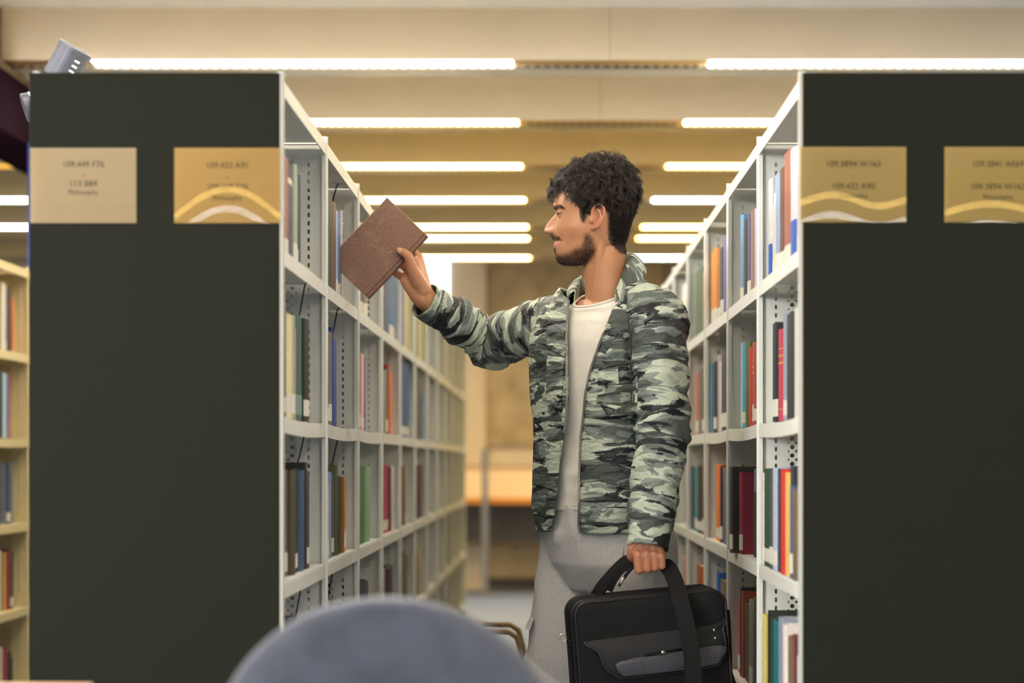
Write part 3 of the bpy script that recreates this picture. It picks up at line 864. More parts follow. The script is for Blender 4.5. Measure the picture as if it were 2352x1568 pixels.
# narrow the face towards the front
tt = np.clip((cxm - gx) / (cxm - fx_[:, None] + 1e-6), 0, 1)
gl = gl * (1 - 0.10 * tt ** 2 * sstep(gy, 470, 560))
fr = sstep(ct, 0.0, 0.55)[None, :] * np.ones_like(gx)      # only forward-facing skin is modelled
al = np.abs(gl)
nose_x = np.interp(ys, [487, 491.4, 496.5, 501, 506.7, 512, 518.2, 524, 529.7, 534, 537, 539.3, 540.8, 542, 544], [1275.2, 1274.4, 1270.6, 1266.0, 1261.3, 1257.4, 1253.7, 1250.8, 1249.2, 1250.6, 1253.4, 1258.0, 1264.5, 1268.6, 1269.4])
gx = gx + ((fx_true - fx_)[:, None] * np.exp(-(al / np.interp(ys, [480, 500, 540, 570], [0.042, 0.030, 0.021, 0.024])[:, None]) ** 3)) * fr
dn = np.clip(fx_true - nose_x, 0, None) * ((ys > 486) & (ys < 545))
sig = np.interp(ys, [486, 505, 522, 531, 540, 545], [0.0095, 0.0090, 0.0125, 0.0145, 0.0145, 0.012])
gx = gx - (dn[:, None] * np.exp(-(al / sig[:, None]) ** 2.4)) * fr
ala = gauss(al - 0.0150, 0.0062) * gauss(gy - 531.5, 7.0) * 12.5 * fr
ala = ala - 3.0 * gauss(al - 0.0262, 0.0042) * gauss(gy - 530, 7) * fr
gx = gx - ala
gx = gx + 4.2 * gauss(al - 0.031, 0.015) * gauss(gy - 494, 10) * fr            # eye sockets
gx = gx - 2.6 * gauss(al - 0.030, 0.018) * gauss(gy - 476, 6.0) * fr           # brow ridge
gx = gx + 3.0 * gauss(al, 0.012) * gauss(gy - 489, 8) * 0.4 * fr
gl = gl + np.sign(gl) * 0.0042 * gauss(gx - 1318, 20) * gauss(gy - 528, 16)     # smiling cheek
gx = gx - 2.2 * gauss(al - 0.036, 0.016) * gauss(gy - 528, 13) * fr
gx = gx + 4.2 * gauss(gy - 552.2, 1.7) * sstep(al, 0.031, 0.018) * fr * 0.5      # mouth line
gx = gx - 0.8 * gauss(gy - 548.0, 2.5) * sstep(al, 0.030, 0.012) * fr
gx = gx + 3.2 * gauss(gy - 551, 5) * gauss(al - 0.029, 0.006) * fr              # corners of the smile
fold = np.interp(gy, [533, 545, 556, 567], [0.023, 0.0385, 0.041, 0.039])
gx = gx + 3.4 * gauss(al - fold, 0.0032) * sstep(gy, 534, 542) * sstep(gy, 570, 560) * fr
gx = gx + 0.6 * gauss(al, 0.003) * gauss(gy - 545, 3) * fr                      # philtrum
hv = [P(gx[i, j], gy[i, j], HD) for i in range(NL) for j in range(NT)]
for i in range(NL):
    for j in range(NT):
        q = hv[i * NT + j]
        hv[i * NT + j] = (q.x, HD - gl[i, j], q.z)
body = MB()
for sd in (1, -1):
    body.ellipsoid(H(1291.6, 494.0, sd * 0.0310), 0.0122, 0.0122, 0.0122, 24, 16)                  # closed-over eye
    body.ellipsoid(H(1271.5, 531.0, sd * 0.0165), 8.0 * PX, 0.0056, 7.2 * PX, 18, 10)          # wings of the nose
body.ellipsoid(H(1257.3, 530.3, 0), 7.2 * PX, 0.0088, 7.0 * PX, 18, 10)                        # tip
body.rings([hv[i * NT:(i + 1) * NT] for i in range(NL)])
HX, HY, HL = gx, gy, gl

# ---- ears
def ear(sd):
    E = lambda x, y, o: H(x, y, sd * (0.0745 + o))
    M2 = Matrix.Rotation(math.radians(20 * sd), 3, 'Z') @ Matrix.Rotation(math.radians(-16), 3, 'Y')
    body.ellipsoid(E(1369, 505, 0.0005), 14 * PX, 0.0042, 27 * PX, 24, 14, M2)
    def path(pts, r, r2=None):
        pts = crv([E(*p) for p in pts], 18)
        for i in range(18):
            t = i / 18
            ra = r + ((r2 or r) - r) * t; rb = r + ((r2 or r) - r) * (t + 1 / 18)
            body.capsule(pts[i], pts[i + 1], ra, rb, 10, 3)
    path([(1366, 503, .005), (1361, 496, .007), (1361, 487, .009), (1366, 480.5, .012), (1375, 478.5, .0155), (1383, 483, .018), (1386.3, 492, .020), (1385.6, 502, .0195), (1382, 514, .0165), (1376, 524, .0125), (1368, 531, .008)], 0.0029, 0.0034)
    path([(1371, 489, .010), (1377, 497, .0135), (1377.5, 507, .0145), (1373, 517, .012), (1366, 523.5, .0085)], 0.0030, 0.0028)
    body.capsule(E(1367, 526, .0065), E(1360, 531.5, .0045), 0.0058, 0.0054, 14, 4)
    body.capsule(E(1356.5, 508, .004), E(1356.0, 516, .004), 0.0036, 0.0036, 10, 4)
ear(1); ear(-1)
# ---- neck, trunk
def nk(x, y, hw, hf):
    z = wz(y, HD); xc = wx(x, HD)
    return [(xc + hf * math.cos(a), HD - hw * math.sin(a), z) for a in [2 * PI * k / 40 for k in range(40)]]
body.rings([nk(1397, 540, 0.040, 0.036), nk(1391, 572, 0.053, 0.0465), nk(1388, 598, 0.057, 0.0505), nk(1388, 625, 0.058, 0.0525), nk(1392, 650, 0.059, 0.0525), nk(1397, 672, 0.062, 0.055), nk(1400, 700, 0.064, 0.058), nk(1402, 740, 0.066, 0.06)])
body.capsule(H(1382, 535, 0.052), P(1366, 698, HD - 0.040), 0.014, 0.009, 14, 4)      # neck muscle towards the collarbone
body.capsule(H(1382, 535, -0.052), P(1372, 694, HD + 0.03), 0.012, 0.0075, 12, 4)
body.ellipsoid(P(1345, 632, HD), 0.010, 0.010, 0.013, 14, 8)                             # throat
def trunk(z, a, b, cl=0.0, cf=0.0, n=40, e=2.3):
    out = []
    for k in range(n):
        t = 2 * PI * k / n
        c, s = math.cos(t), math.sin(t)
        out.append(J(cl + a * math.copysign(abs(c) ** (2 / e), c), cf + b * math.copysign(abs(s) ** (2 / e), s), z))
    return out
body.rings([trunk(0.90, 0.12, 0.09), trunk(0.98, 0.130, 0.092), trunk(1.10, 0.130, 0.092), trunk(1.25, 0.142, 0.100), trunk(1.38, 0.150, 0.100), trunk(1.43, 0.130, 0.088), trunk(1.46, 0.09, 0.070), trunk(1.485, 0.06, 0.05)])
for s_ in (SH_L, SH_R):
    body.capsule(J(0.06 if s_ is SH_L else -0.06, 0, 1.415), s_, 0.050, 0.048)
body.capsule(SH_R, EL_R, 0.048, 0.038); body.capsule(EL_R, WR_R, 0.038, 0.0245)
body.capsule(SH_L, EL_L, 0.048, 0.038); body.capsule(EL_L, WR_L, 0.038, 0.025)
HIP_R, KN_R, AN_R = J(-0.085, 0.0, 0.92), J(-0.10, 0.045, 0.50), J(-0.11, -0.02, 0.10)
HIP_L, KN_L, AN_L = J(0.085, -0.01, 0.92), J(0.10, -0.005, 0.50), J(0.11, -0.05, 0.10)
for h_, k_, a_ in ((HIP_R, KN_R, AN_R), (HIP_L, KN_L, AN_L)):
    body.capsule(h_, k_, 0.078, 0.052); body.capsule(k_, a_, 0.052, 0.036)
    body.capsule(a_, a_ + FW * 0.12 + Vector((0, 0, -0.06)), 0.036, 0.028)
# ---- hand on the book (his right)
def chain(pts, rs):
    for (a, b), (r0, r1) in zip(zip(pts, pts[1:]), zip(rs, rs[1:])):
        body.capsule(a, b, r0, r1, 14, 5)
wr = WR_R
mcp = [P(961, 592, 5.966), P(950, 606, 5.972), P(938, 620, 5.972), P(925, 637, 5.966)]
for m_, r in zip(mcp, (0.0125, 0.0125, 0.012, 0.0112)):
    body.capsule(P(973, 668, 5.951), m_, 0.0215, r, 14, 5)
body.capsule(P(994, 702, 5.957), P(968, 668, 5.951), 0.0258, 0.0245, 18, 6)
body.capsule(P(962, 680, 5.952), P(932, 646, 5.958), 0.0215, 0.0145, 16, 5)
body.capsule(P(974, 668, 5.944), P(950, 624, 5.930), 0.0205, 0.0155, 16, 5)
body.capsule(P(960, 632, 5.945), P(957, 600, 5.958), 0.0165, 0.0120, 16, 5)
chain([mcp[0], P(941, 566, 5.978), P(915, 548, 5.972), P(899, 541, 5.970)], (0.0112, 0.0098, 0.0085, 0.0075))
chain([mcp[1], P(925, 580, 5.982), P(896, 562, 5.974), P(878, 556, 5.970)], (0.0112, 0.010, 0.0086, 0.0076))
chain([mcp[2], P(912, 598, 5.981), P(885, 583, 5.973), P(868, 578, 5.970)], (0.011, 0.0095, 0.0082, 0.0073))
chain([mcp[3], P(908, 627, 5.972), P(888, 612, 5.970), P(876, 606, 5.968)], (0.0102, 0.0088, 0.0077, 0.0068))
chain([P(962, 648, 5.935), P(947, 618, 5.922), P(938.5, 588, 5.912), P(928, 580, 5.9125), P(916, 574.5, 5.9145)], (0.0185, 0.0145, 0.0112, 0.0105, 0.0080))
# ---- fist on the bag handle (his left)
fxs = [(1467, 0.0108), (1487, 0.0110), (1505, 0.0104), (1520, 0.0094)]
for i, (x, r) in enumerate(fxs):
    yk = (1274, 1272, 1274, 1278)[i]
    yb = (1308, 1305, 1302, 1299)[i]
    a, b = P(x - 2, yk, 5.463), P(x, yb, 5.466)
    body.capsule(P(1491, 1222, 5.488), P(x, yk - 3, 5.470), 0.0225, r * 1.12, 14, 5)
    chain([a, b, P(x + 1, yb + 2, 5.500), P(x + 2, yb - 14, 5.519)], (r * 1.1, r, r * 0.92, r * 0.8))
body.capsule(P(1492, 1195, 5.493), P(1490, 1235, 5.485), 0.0255, 0.0255, 16, 5)
chain([P(1468, 1236, 5.478), P(1452, 1258, 5.474), P(1449, 1276, 5.484), P(1456, 1290, 5.505)], (0.016, 0.0122, 0.0105, 0.009))

bme = remesh(body, 0.0022, 3, 0.45)
v = co(bme)
xi = v[:, 0] * F / v[:, 1] + VX
yi = VY - (v[:, 2] - CAMZ) * F / v[:, 1]
lat = HD - v[:, 1]
skin = np.array(lin('#c48e69')[:3])
c = np.repeat(skin[None], len(v), 0)
n1 = vnoise(v * 60, 3) * 0.5 + vnoise(v * 200, 4) * 0.3
c *= (1 + 0.06 * n1)[:, None]
head = (v[:, 2] > wz(700, HD)) & (np.abs(v[:, 0] - 0.11) < 0.2) & (np.abs(v[:, 1] - HD) < 0.16)
def mix(mask, col, k=1.0):
    global c
    m = np.clip(mask * k, 0, 1)[:, None]
    c = c * (1 - m) + np.array(lin(col)[:3])[None] * m
al = np.abs(lat)
# hairy skin: stubble along the jaw, moustache, chin
def poly_dist(px, py, pts):
    """signed distance in pixels to a polygon (negative inside)"""
    pts = np.array(pts, float); n = len(pts)
    d = np.full(px.shape, 1e9); inside = np.zeros(px.shape, bool)
    for i in range(n):
        a, b = pts[i], pts[(i + 1) % n]
        e = b - a
        t = np.clip(((px - a[0]) * e[0] + (py - a[1]) * e[1]) / (e @ e + 1e-9), 0, 1)
        d = np.minimum(d, np.hypot(px - a[0] - t * e[0], py - a[1] - t * e[1]))
        cnd = (a[1] > py) != (b[1] > py)
        xint = (b[0] - a[0]) * (py - a[1]) / (b[1] - a[1] + 1e-12) + a[0]
        inside ^= cnd & (px < xint)
    return np.where(inside, -d, d)
BEARD = [(1270, 584), (1280, 583), (1291, 585), (1309, 581), (1318, 573), (1334, 566), (1341, 556), (1342, 538), (1355, 538), (1363, 554), (1364, 578), (1357, 600), (1330, 612), (1290, 612), (1270, 604)]
MOUST = [(1262, 541.0), (1273, 541.0), (1284, 543), (1290, 546), (1292.5, 552), (1289, 552), (1283, 548.5), (1272, 548.0), (1262, 548)]
SOUL = [(1268, 569), (1279, 569), (1282, 581), (1268, 583)]
HAIR = [(1250, 400), (1262, 446), (1277, 446), (1287, 444), (1299, 437), (1308, 446), (1320, 460), (1331, 473), (1332.5, 500), (1339, 511), (1343, 506), (1347.5, 496), (1357, 485), (1366, 474), (1384, 476), (1395, 490), (1396, 520), (1398, 545), (1404, 560), (1420, 576), (1432, 580), (1470, 580), (1490, 480), (1470, 340), (1350, 330), (1270, 360)]
db = poly_dist(xi, yi, BEARD); dmo = poly_dist(xi, yi, MOUST); dh = poly_dist(xi, yi, HAIR); ds = poly_dist(xi, yi, SOUL)
low = head & (lat > -0.09)
mix(head * sstep(db, 10, -9) * 0.66, '#33241e')
mix(head * sstep(dmo, 3.5, -3.0) * (al < 0.034) * 0.62, '#33241e')
mix(head * sstep(ds, 2, -2) * (al < 0.012) * 0.8, '#2a1d18')
mix(head * sstep(dh, 3, -4) * 0.9 * sstep(yi, 584, 560), '#241a17')
lip = head * (al < 0.046) * (xi < 1292)
mix(lip * sstep(np.abs(yi - 561.3 + (xi - 1272) * 0.16), 7.0, 5.0) * (yi > 551.5) * sstep(xi, 1291, 1284), '#d08c80')
mix(lip * sstep(np.abs(yi - 549.6), 2.4, 1.0) * sstep(xi, 1292, 1288), '#a05a4c', 0.8)
mix(head * gauss(np.hypot((xi - 1266.5) * 0.5, yi - 536.6), 2.2) * (al > 0.003) * (al < 0.020) * 0.85, '#3a1c16')  # nostril: the shade of the hole painted into the skin colour
mix(head * gauss(xi - 1279 + (yi - 531) * 0.2, 1.6) * gauss(yi - 531, 7) * (al > 0.010) * (al < 0.034) * 0.30, '#8a5240')  # crease behind the nose wing, its shade darkened into the skin colour
mix(lip * gauss(yi - 553.0 + (xi - 1272) * 0.10, 1.7), '#4a201a', 0.95)
mix(head * gauss(xi - 1253, 16) * gauss(yi - 530, 14) * 0.35, '#d99a80')
mix(head * gauss(xi - 1312, 24) * gauss(yi - 530, 18) * 0.30, '#d08c6c')
earm = head & (al > 0.0755) & (xi > 1353) & (xi < 1394) & (yi > 474) & (yi < 540)
mix(earm * 0.55, '#cf8468')
mix(earm * gauss(np.hypot(xi - 1365, (yi - 513) * 0.7), 4.5) * 0.5, '#8a4a38')  # ear hollow: skin colour darkened to stand for its shade
# brows
BROW = [(1267, 476), (1273, 472), (1284, 470), (1291, 473), (1296, 478.5), (1294, 480), (1285, 477), (1278, 479), (1273, 484), (1267, 485)]
mix(head * sstep(poly_dist(xi, yi, BROW), 2.0, -1.0) * (al > 0.008) * 0.7, '#2a1c16')
hand = (v[:, 2] < 1.62) & ~head
mix(hand * (0.5 + 0.5 * vnoise(v * 45, 9)) * 0.35, '#c27a5e')
nail = np.linalg.norm(v - np.array(P(916.5, 574.5, 5.9055)), axis=1)
mix(sstep(nail, 0.0075, 0.0060) * (xi < 921) , '#e0b8a4', 0.8)
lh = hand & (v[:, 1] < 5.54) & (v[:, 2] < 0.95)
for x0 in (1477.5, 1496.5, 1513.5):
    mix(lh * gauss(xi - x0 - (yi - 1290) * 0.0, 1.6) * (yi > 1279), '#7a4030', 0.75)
mix(lh * 0.30, '#b8694e')
def skin_mat():
    m = bpy.data.materials.new('skin'); m.use_nodes = True
    nt = m.node_tree; b = nt.nodes['Principled BSDF']
    a = nt.nodes.new('ShaderNodeAttribute'); a.attribute_name = 'tone'
    nt.links.new(a.outputs['Color'], b.inputs['Base Color'])
    b.inputs['Roughness'].default_value = 0.40
    b.inputs['Subsurface Weight'].default_value = 0.12
    b.inputs['Subsurface Radius'].default_value = (0.010, 0.004, 0.002)
    b.inputs['Subsurface Scale'].default_value = 0.6
    tc = nt.nodes.new('ShaderNodeTexCoord'); n = nt.nodes.new('ShaderNodeTexNoise'); n.inputs['Scale'].default_value = 500
    bp = nt.nodes.new('ShaderNodeBump'); bp.inputs['Strength'].default_value = 0.12; bp.inputs['Distance'].default_value = 0.001
    nt.links.new(tc.outputs['Object'], n.inputs['Vector']); nt.links.new(n.outputs['Fac'], bp.inputs['Height']); nt.links.new(bp.outputs['Normal'], b.inputs['Normal'])
    return m
set_attr(bme, 'tone', c, 'FLOAT_COLOR')
man = link('person', bme, skin_mat())
tag(man, 'young man in a camouflage jacket pushing a brown book into the left shelf', 'person')

# ---- eyes: ball, lids and lash line in one small mesh with its own colours
def eye(sd):
    c0 = np.array(H(1291.6, 494.0, sd * 0.0310))
    r = 0.0121
    ok = []
    vs, cols = [], []
    n, m_ = 120, 120
    for i in range(m_ + 1):
        a = PI * i / m_
        for j in range(n):
            b = 2 * PI * j / n
            d = np.array((-math.sin(a) * math.cos(b), -sd * math.sin(a) * math.sin(b) * 1.0, math.cos(a)))
            elev = math.degrees(math.asin(d[2]))
            az = math.degrees(math.atan2(-sd * d[1] if sd > 0 else d[1] * 1.0, -d[0])) if False else math.degrees(math.atan2(abs(d[1]) * (1 if d[1] * -sd > 0 else -1), -d[0]))
            op = max(0.0, 1 - ((az - 22) / 62) ** 2)
            top, bot = -1 + 5 * op, -3 - 11 * op
            rr = r + 0.0001
            col = lin('#c48f6c')[:3]
            if bot < elev < top:
                rr = r + 0.0001
                col = lin('#7d6e64')[:3]
                ir = math.hypot(az - 14, elev + 5)
                if ir < 31: col = lin('#2e1c14')[:3]
                if ir < 13: col = lin('#0c0a0a')[:3]
            elif top <= elev < top + 11 and az > -30 and op > 0:
                col = lin('#20140f')[:3]; rr = r + 0.0005
            elif elev >= top:
                rr = r + 0.0007
                col = lin('#c9957a')[:3]
            elif bot - 5 < elev and op > 0:
                col = lin('#a06a54')[:3]
            vs.append(c0 + d * rr); cols.append(col); ok.append(op > 0.02 and bot - 1 < elev < top + 9)
    fs = [(i * n + j, i * n + (j + 1) % n, (i + 1) * n + (j + 1) % n, (i + 1) * n + j) for i in range(m_) for j in range(n)]
    fs = [f for f in fs if all(ok[q] for q in f)]
    me = bpy.data.meshes.new('eye'); me.from_pydata([tuple(p) for p in vs], [], fs)
    set_attr(me, 'tone', np.array(cols), 'FLOAT_COLOR')
    m = bpy.data.materials.get('eye_tone')
    if not m:
        m = skin_mat(); m.name = 'eye_tone'
        m.node_tree.nodes['Principled BSDF'].inputs['Roughness'].default_value = 0.25
        m.node_tree.nodes['Principled BSDF'].inputs['Subsurface Weight'].default_value = 0
    link('eye', me, m, man, smooth=True)
eye(1); eye(-1)

# ---- hair: a cap that follows the skull, and curly strands rooted in it
def hair_thick(x, y):
    """thickness in metres of the hair over the skull at a photo position"""
    t = np.interp(y, [360, 400, 430, 460, 500, 540, 580], [0.006, 0.008, 0.010, 0.009, 0.006, 0.0035, 0.0015])
    return t
NLh = int(np.searchsorted(ys, 582))
hx, hy, hl = HX[:NLh], HY[:NLh], HL[:NLh]
d_in = -poly_dist(hx.ravel(), hy.ravel(), HAIR).reshape(hx.shape)
hp = np.stack([(hx - VX) * HD / F, HD - hl, CAMZ + (VY - hy) * HD / F], -1)
cen = np.array([wx(1372, HD), HD, wz(455, HD)])
nr = hp - cen
nr[..., 2] *= 0.8
nr /= np.linalg.norm(nr, axis=-1, keepdims=True)
th_ = hair_thick(hx, hy) * sstep(d_in, 1, 11)
flat_ = hp.reshape(-1, 3)
nz = vnoise(flat_ * 55, 21).reshape(hx.shape) * 0.5 + vnoise(flat_ * 120, 22).reshape(hx.shape) * 0.3
capp = hp + nr * (th_ * (1 + 0.40 * nz * sstep(hy, 520, 440)))[..., None]
keep = d_in > 2.0
idx = -np.ones(hx.shape, int); vs = []
for i in range(NLh):
    for j in range(NT):
        if keep[i, j]:
            idx[i, j] = len(vs); vs.append(tuple(capp[i, j]))
fs = []
for i in range(NLh - 1):
    for j in range(NT):
        q = (idx[i, j], idx[i, (j + 1) % NT], idx[i + 1, (j + 1) % NT], idx[i + 1, j])
        if min(q) >= 0: fs.append(q)
def hair_mat():
    m = mat('hair', '#31261f', 0.40, spec=0.5, noise=0.35, nscale=160)
    return m
m_hair = hair_mat()
top0 = len(vs); vs.append(tuple(capp[0].mean(0) + np.array((0, 0, 0.004))))
for j in range(NT):
    if idx[0, j] >= 0: fs.append((top0, idx[0, (j + 1) % NT], idx[0, j]))
hair = MB().add(vs, fs).build('hair', mat('hair_under', '#1d1613', 0.85, spec=0.1), man, smooth=True)
hair['label'] = 'short curly dark brown hair'
rg = np.random.RandomState(5)
SV, SF = [], []
def strands(pts, r0, nside=3):
    """pts: (S, K, 3) polylines -> thin tapered tubes"""
    global SV, SF
    S, K, _ = pts.shape
    t = np.gradient(pts, axis=1)
    t /= np.linalg.norm(t, axis=2, keepdims=True) + 1e-9
    up = np.array([0.3, -0.9, 0.3])
    s = np.cross(t, up); s /= np.linalg.norm(s, axis=2, keepdims=True) + 1e-9
    u = np.cross(s, t)
    rad = r0 * (1 - 0.75 * np.linspace(0, 1, K) ** 2)
    R = np.stack([pts + (s * math.cos(a) + u * math.sin(a)) * rad[None, :, None] for a in [2 * PI * k / nside for k in range(nside)]], 2)
    base = sum(len(x) for x in SV)
    SV.append(R.reshape(-1, 3))
    ii = np.arange(S)[:, None, None]; kk = np.arange(K - 1)[None, :, None]; jj = np.arange(nside)[None, None, :]
    def ID(k, j): return base + (ii * K + k) * nside + j
    q = np.stack([ID(kk, jj), ID(kk, (jj + 1) % nside), ID(kk + 1, (jj + 1) % nside), ID(kk + 1, jj)], -1)
    SF.append(q.reshape(-1, 4))
def strand_obj(name, m, parent):
    global SV, SF
    vv = np.concatenate(SV); ff = np.concatenate(SF)
    me = bpy.data.meshes.new(name)
    me.from_pydata(vv.tolist(), [], ff.tolist())
    SV, SF = [], []
    return link(name, me, m, parent, smooth=True)
# locks over the top, shorter hair down the sides and the nape
cand = np.argwhere(d_in > 1.5)
wgt = np.linalg.norm(np.gradient(capp, axis=0), axis=2) * np.linalg.norm(np.gradient(capp, axis=1), axis=2)
wv = wgt[cand[:, 0], cand[:, 1]]; wv /= wv.sum()
NLOCK, NPER, K = 950, 13, 9
pick = cand[rg.choice(len(cand), NLOCK, p=wv)]
for i, j in pick:
    p0, n0 = capp[i, j], nr[i, j]
    y_, x_ = hy[i, j], hx[i, j]
    top = float(sstep(np.array(y_), 505, 430))
    ln = 0.007 + 0.026 * top * rg.uniform(0.6, 1.2)
    flow = np.array([(-0.55 if x_ < 1400 else 0.35) * top, 0, -0.75 + 0.5 * top]) + rg.normal(0, 0.35 * top + 0.08, 3)
    if y_ > 480: flow = np.array([0.30, 0, -1.0]) + rg.normal(0, 0.12, 3)
    flow -= n0 * flow.dot(n0); flow /= np.linalg.norm(flow) + 1e-9
    amp = (0.0010 + 0.0048 * top) * rg.uniform(0.6, 1.2); ph = rg.uniform(0, 6.28); fq = rg.uniform(0.8, 1.7)
    side = np.cross(n0, flow)
    t = np.linspace(0, 1, K)
    for q in range(NPER):
        j0 = p0 + (side * rg.normal(0, 0.0026) + flow * rg.normal(0, 0.003)) - n0 * 0.003
        l_ = ln * rg.uniform(0.75, 1.1)
        p = j0 + np.outer(t * l_, flow) + np.outer(l_ * (0.06 + 0.20 * top) * np.sin(t * PI * 0.75) + 0.003, n0) \
            + np.outer(amp * np.sin(2 * PI * fq * t + ph) * t, side) + np.outer(amp * (np.cos(2 * PI * fq * t + ph) - math.cos(ph)) * t, n0)
        strands(p[None], 0.00042 * rg.uniform(0.8, 1.2))
# fringe locks hanging over the forehead
for q in range(26):
    x0, y0_ = rg.uniform(1268, 1322), rg.uniform(398, 432)
    l0 = rg.uniform(-0.052, 0.060)
    ln = rg.uniform(0.016, 0.028); ph = rg.uniform(0, 6.28); fq = rg.uniform(0.9, 1.6); amp = rg.uniform(0.003, 0.0065)
    b0 = np.array(H(max(x0, 1291 - (y0_ - 420) * 0.3), y0_, l0 * 0.85))
    t = np.linspace(0, 1, 11)
    for k in range(16):
        o_ = rg.normal(0, 0.0022, 3)
        l_ = ln * rg.uniform(0.8, 1.1)
        p = b0 + o_ + np.stack([-l_ * (0.62 * np.sin(t * 2.0)) + amp * np.sin(2 * PI * fq * t + ph), amp * 0.6 * np.cos(2 * PI * fq * t + ph) * t, l_ * (0.15 - 0.95 * t ** 1.7) + 0.004], 1)
        strands(p[None], 0.00045)
ho = strand_obj('hair_strands', m_hair, man); ho['kind'] = 'stuff'
# brows, moustache and beard of short hairs on the near and the far side
sel = np.where(head)[0]
bn = normals(bme)
def fuzz(mask, count, ln, flow, r=0.00032):
    ii = np.where(mask)[0]
    if len(ii) == 0: return
    ii = rg.choice(ii, count)
    p0 = v[ii] + rg.normal(0, 0.0006, (count, 3))
    n0 = bn[ii]
    f = np.array(flow)[None] + rg.normal(0, 0.35, (count, 3))
    f = f - n0 * (f * n0).sum(1, keepdims=True) * 0.75
    f /= np.linalg.norm(f, axis=1, keepdims=True)
    l_ = ln * rg.uniform(0.6, 1.2, count)
    t = np.linspace(0, 1, 4)
    pts = p0[:, None] - n0[:, None] * 0.0006 + t[None, :, None] * l_[:, None, None] * (f * 0.85 + n0 * 0.40)[:, None] + (t ** 2)[None, :, None] * np.array([0, 0, -0.0012])[None, None]
    strands(pts, r)
fuzz(head & (db < rg.normal(0, 4, len(v)) - 1), 2300, 0.0050, (0.25, 0, -1))
fuzz(head & (dmo < 0) & (al < 0.033), 300, 0.0030, (0.5, 0, -0.8), 0.00026)
fuzz(head & (ds < 0) & (al < 0.011), 140, 0.0045, (0.1, 0, -1))
fuzz(head & (poly_dist(xi, yi, BROW) < 0) & (al > 0.009), 340, 0.0068, (0.9, 0, 0.30), 0.0004)
fuzz(head & (dh < rg.normal(0, 3, len(v)) - 1) & (yi > 530), 2600, 0.0055, (0.35, 0, -1))
nohear = al < 0.0795
fuzz(nohear & head & (dh < rg.normal(0, 2, len(v)) - 0.5) & (yi > 455) & (xi < 1362), 1500, 0.0075, (0.15, 0, -1))
fuzz(head & (dh < rg.normal(0, 2, len(v)) - 0.5) & (yi > 480) & (xi > 1385), 2500, 0.0075, (0.25, 0, -1))
bo = strand_obj('beard_and_brows', m_hair, man); bo['kind'] = 'stuff'

# ---- T-shirt
m_tee = mat('tee_cotton', '#ece6da', 0.9, noise=0.03, nscale=60, bump=0.2, bscale=1200)
def loft_rows(rows, n=72, e=2.25):
    out = []
    for z, a, b, cl, cf, tilt in rows:
        r = []
        for k in range(n):
            t = 2 * PI * k / n
            c_, s = math.cos(t), math.sin(t)
            r.append(J(cl + a * math.copysign(abs(c_) ** (2 / e), c_), cf + b * math.copysign(abs(s) ** (2 / e), s), z - tilt * s))
        out.append(r)
    return out
tee = MB()
zz = np.linspace(0.985, 1.465, 90)
ta = np.interp(zz, [0.985, 1.10, 1.25, 1.38, 1.44, 1.465], [0.148, 0.150, 0.158, 0.162, 0.150, 0.128])
tb_ = np.interp(zz, [0.985, 1.10, 1.25, 1.38, 1.44, 1.465], [0.114, 0.114, 0.116, 0.113, 0.104, 0.096])
rows = [(z, a, b, 0, 0, 0.012 * sstep(np.array(z), 1.38, 1.46)) for z, a, b in zip(zz, ta, tb_)] + [(1.478, 0.106, 0.092, 0.014, 0.004, 0.022), (1.489, 0.088, 0.089, 0.02, 0.005, 0.030), (1.498, 0.074, 0.085, 0.022, 0.005, 0.036)]
tee.rings(loft_rows(rows, 160), cap=False)
tme = tee.mesh('tee')
tv = co(tme); tn = normals(tme)
q = np.stack([tv @ np.array(LA) * 9, tv @ np.array(FW) * 9, tv[:, 2] * 14], 1)
fold = vnoise(q, 31) * 0.005 + np.clip(1 - np.abs(vnoise(q * np.array([1.6, 1.6, 0.35]), 34)) * 2.5, 0, 1) * 0.004 + vnoise(q * np.array([3.4, 3.4, 1.1]), 32) * 0.0022 * sstep(tv[:, 2], 1.15, 1.02) + vnoise(q * np.array([1, 1, 3.2]), 33) * 0.0035 * sstep(tv[:, 2], 1.2, 1.04)
tv += tn * (fold * sstep(tv[:, 2], 1.48, 1.40))[:, None]
setco(tme, tv)
to = link('t_shirt', tme, m_tee, man, smooth=True)
to['label'] = 'plain off-white T-shirt'
so = to.modifiers.new('s', 'SOLIDIFY'); so.thickness = 0.0015
nb = [p for p in loft_rows([(1.499, 0.0745, 0.0855, 0.022, 0.005, 0.036)], 60)[0]]
MB().tube(nb + [nb[0]], 0.0035, 8, cap=False).build('neck_rib', m_tee, to, smooth=True)
hb = loft_rows([(0.998, 0.149, 0.115, 0, 0, 0)], 80)[0]
MB().tube(hb + [hb[0]], 0.0025, 6, cap=False).build('hem', m_tee, to, smooth=True)

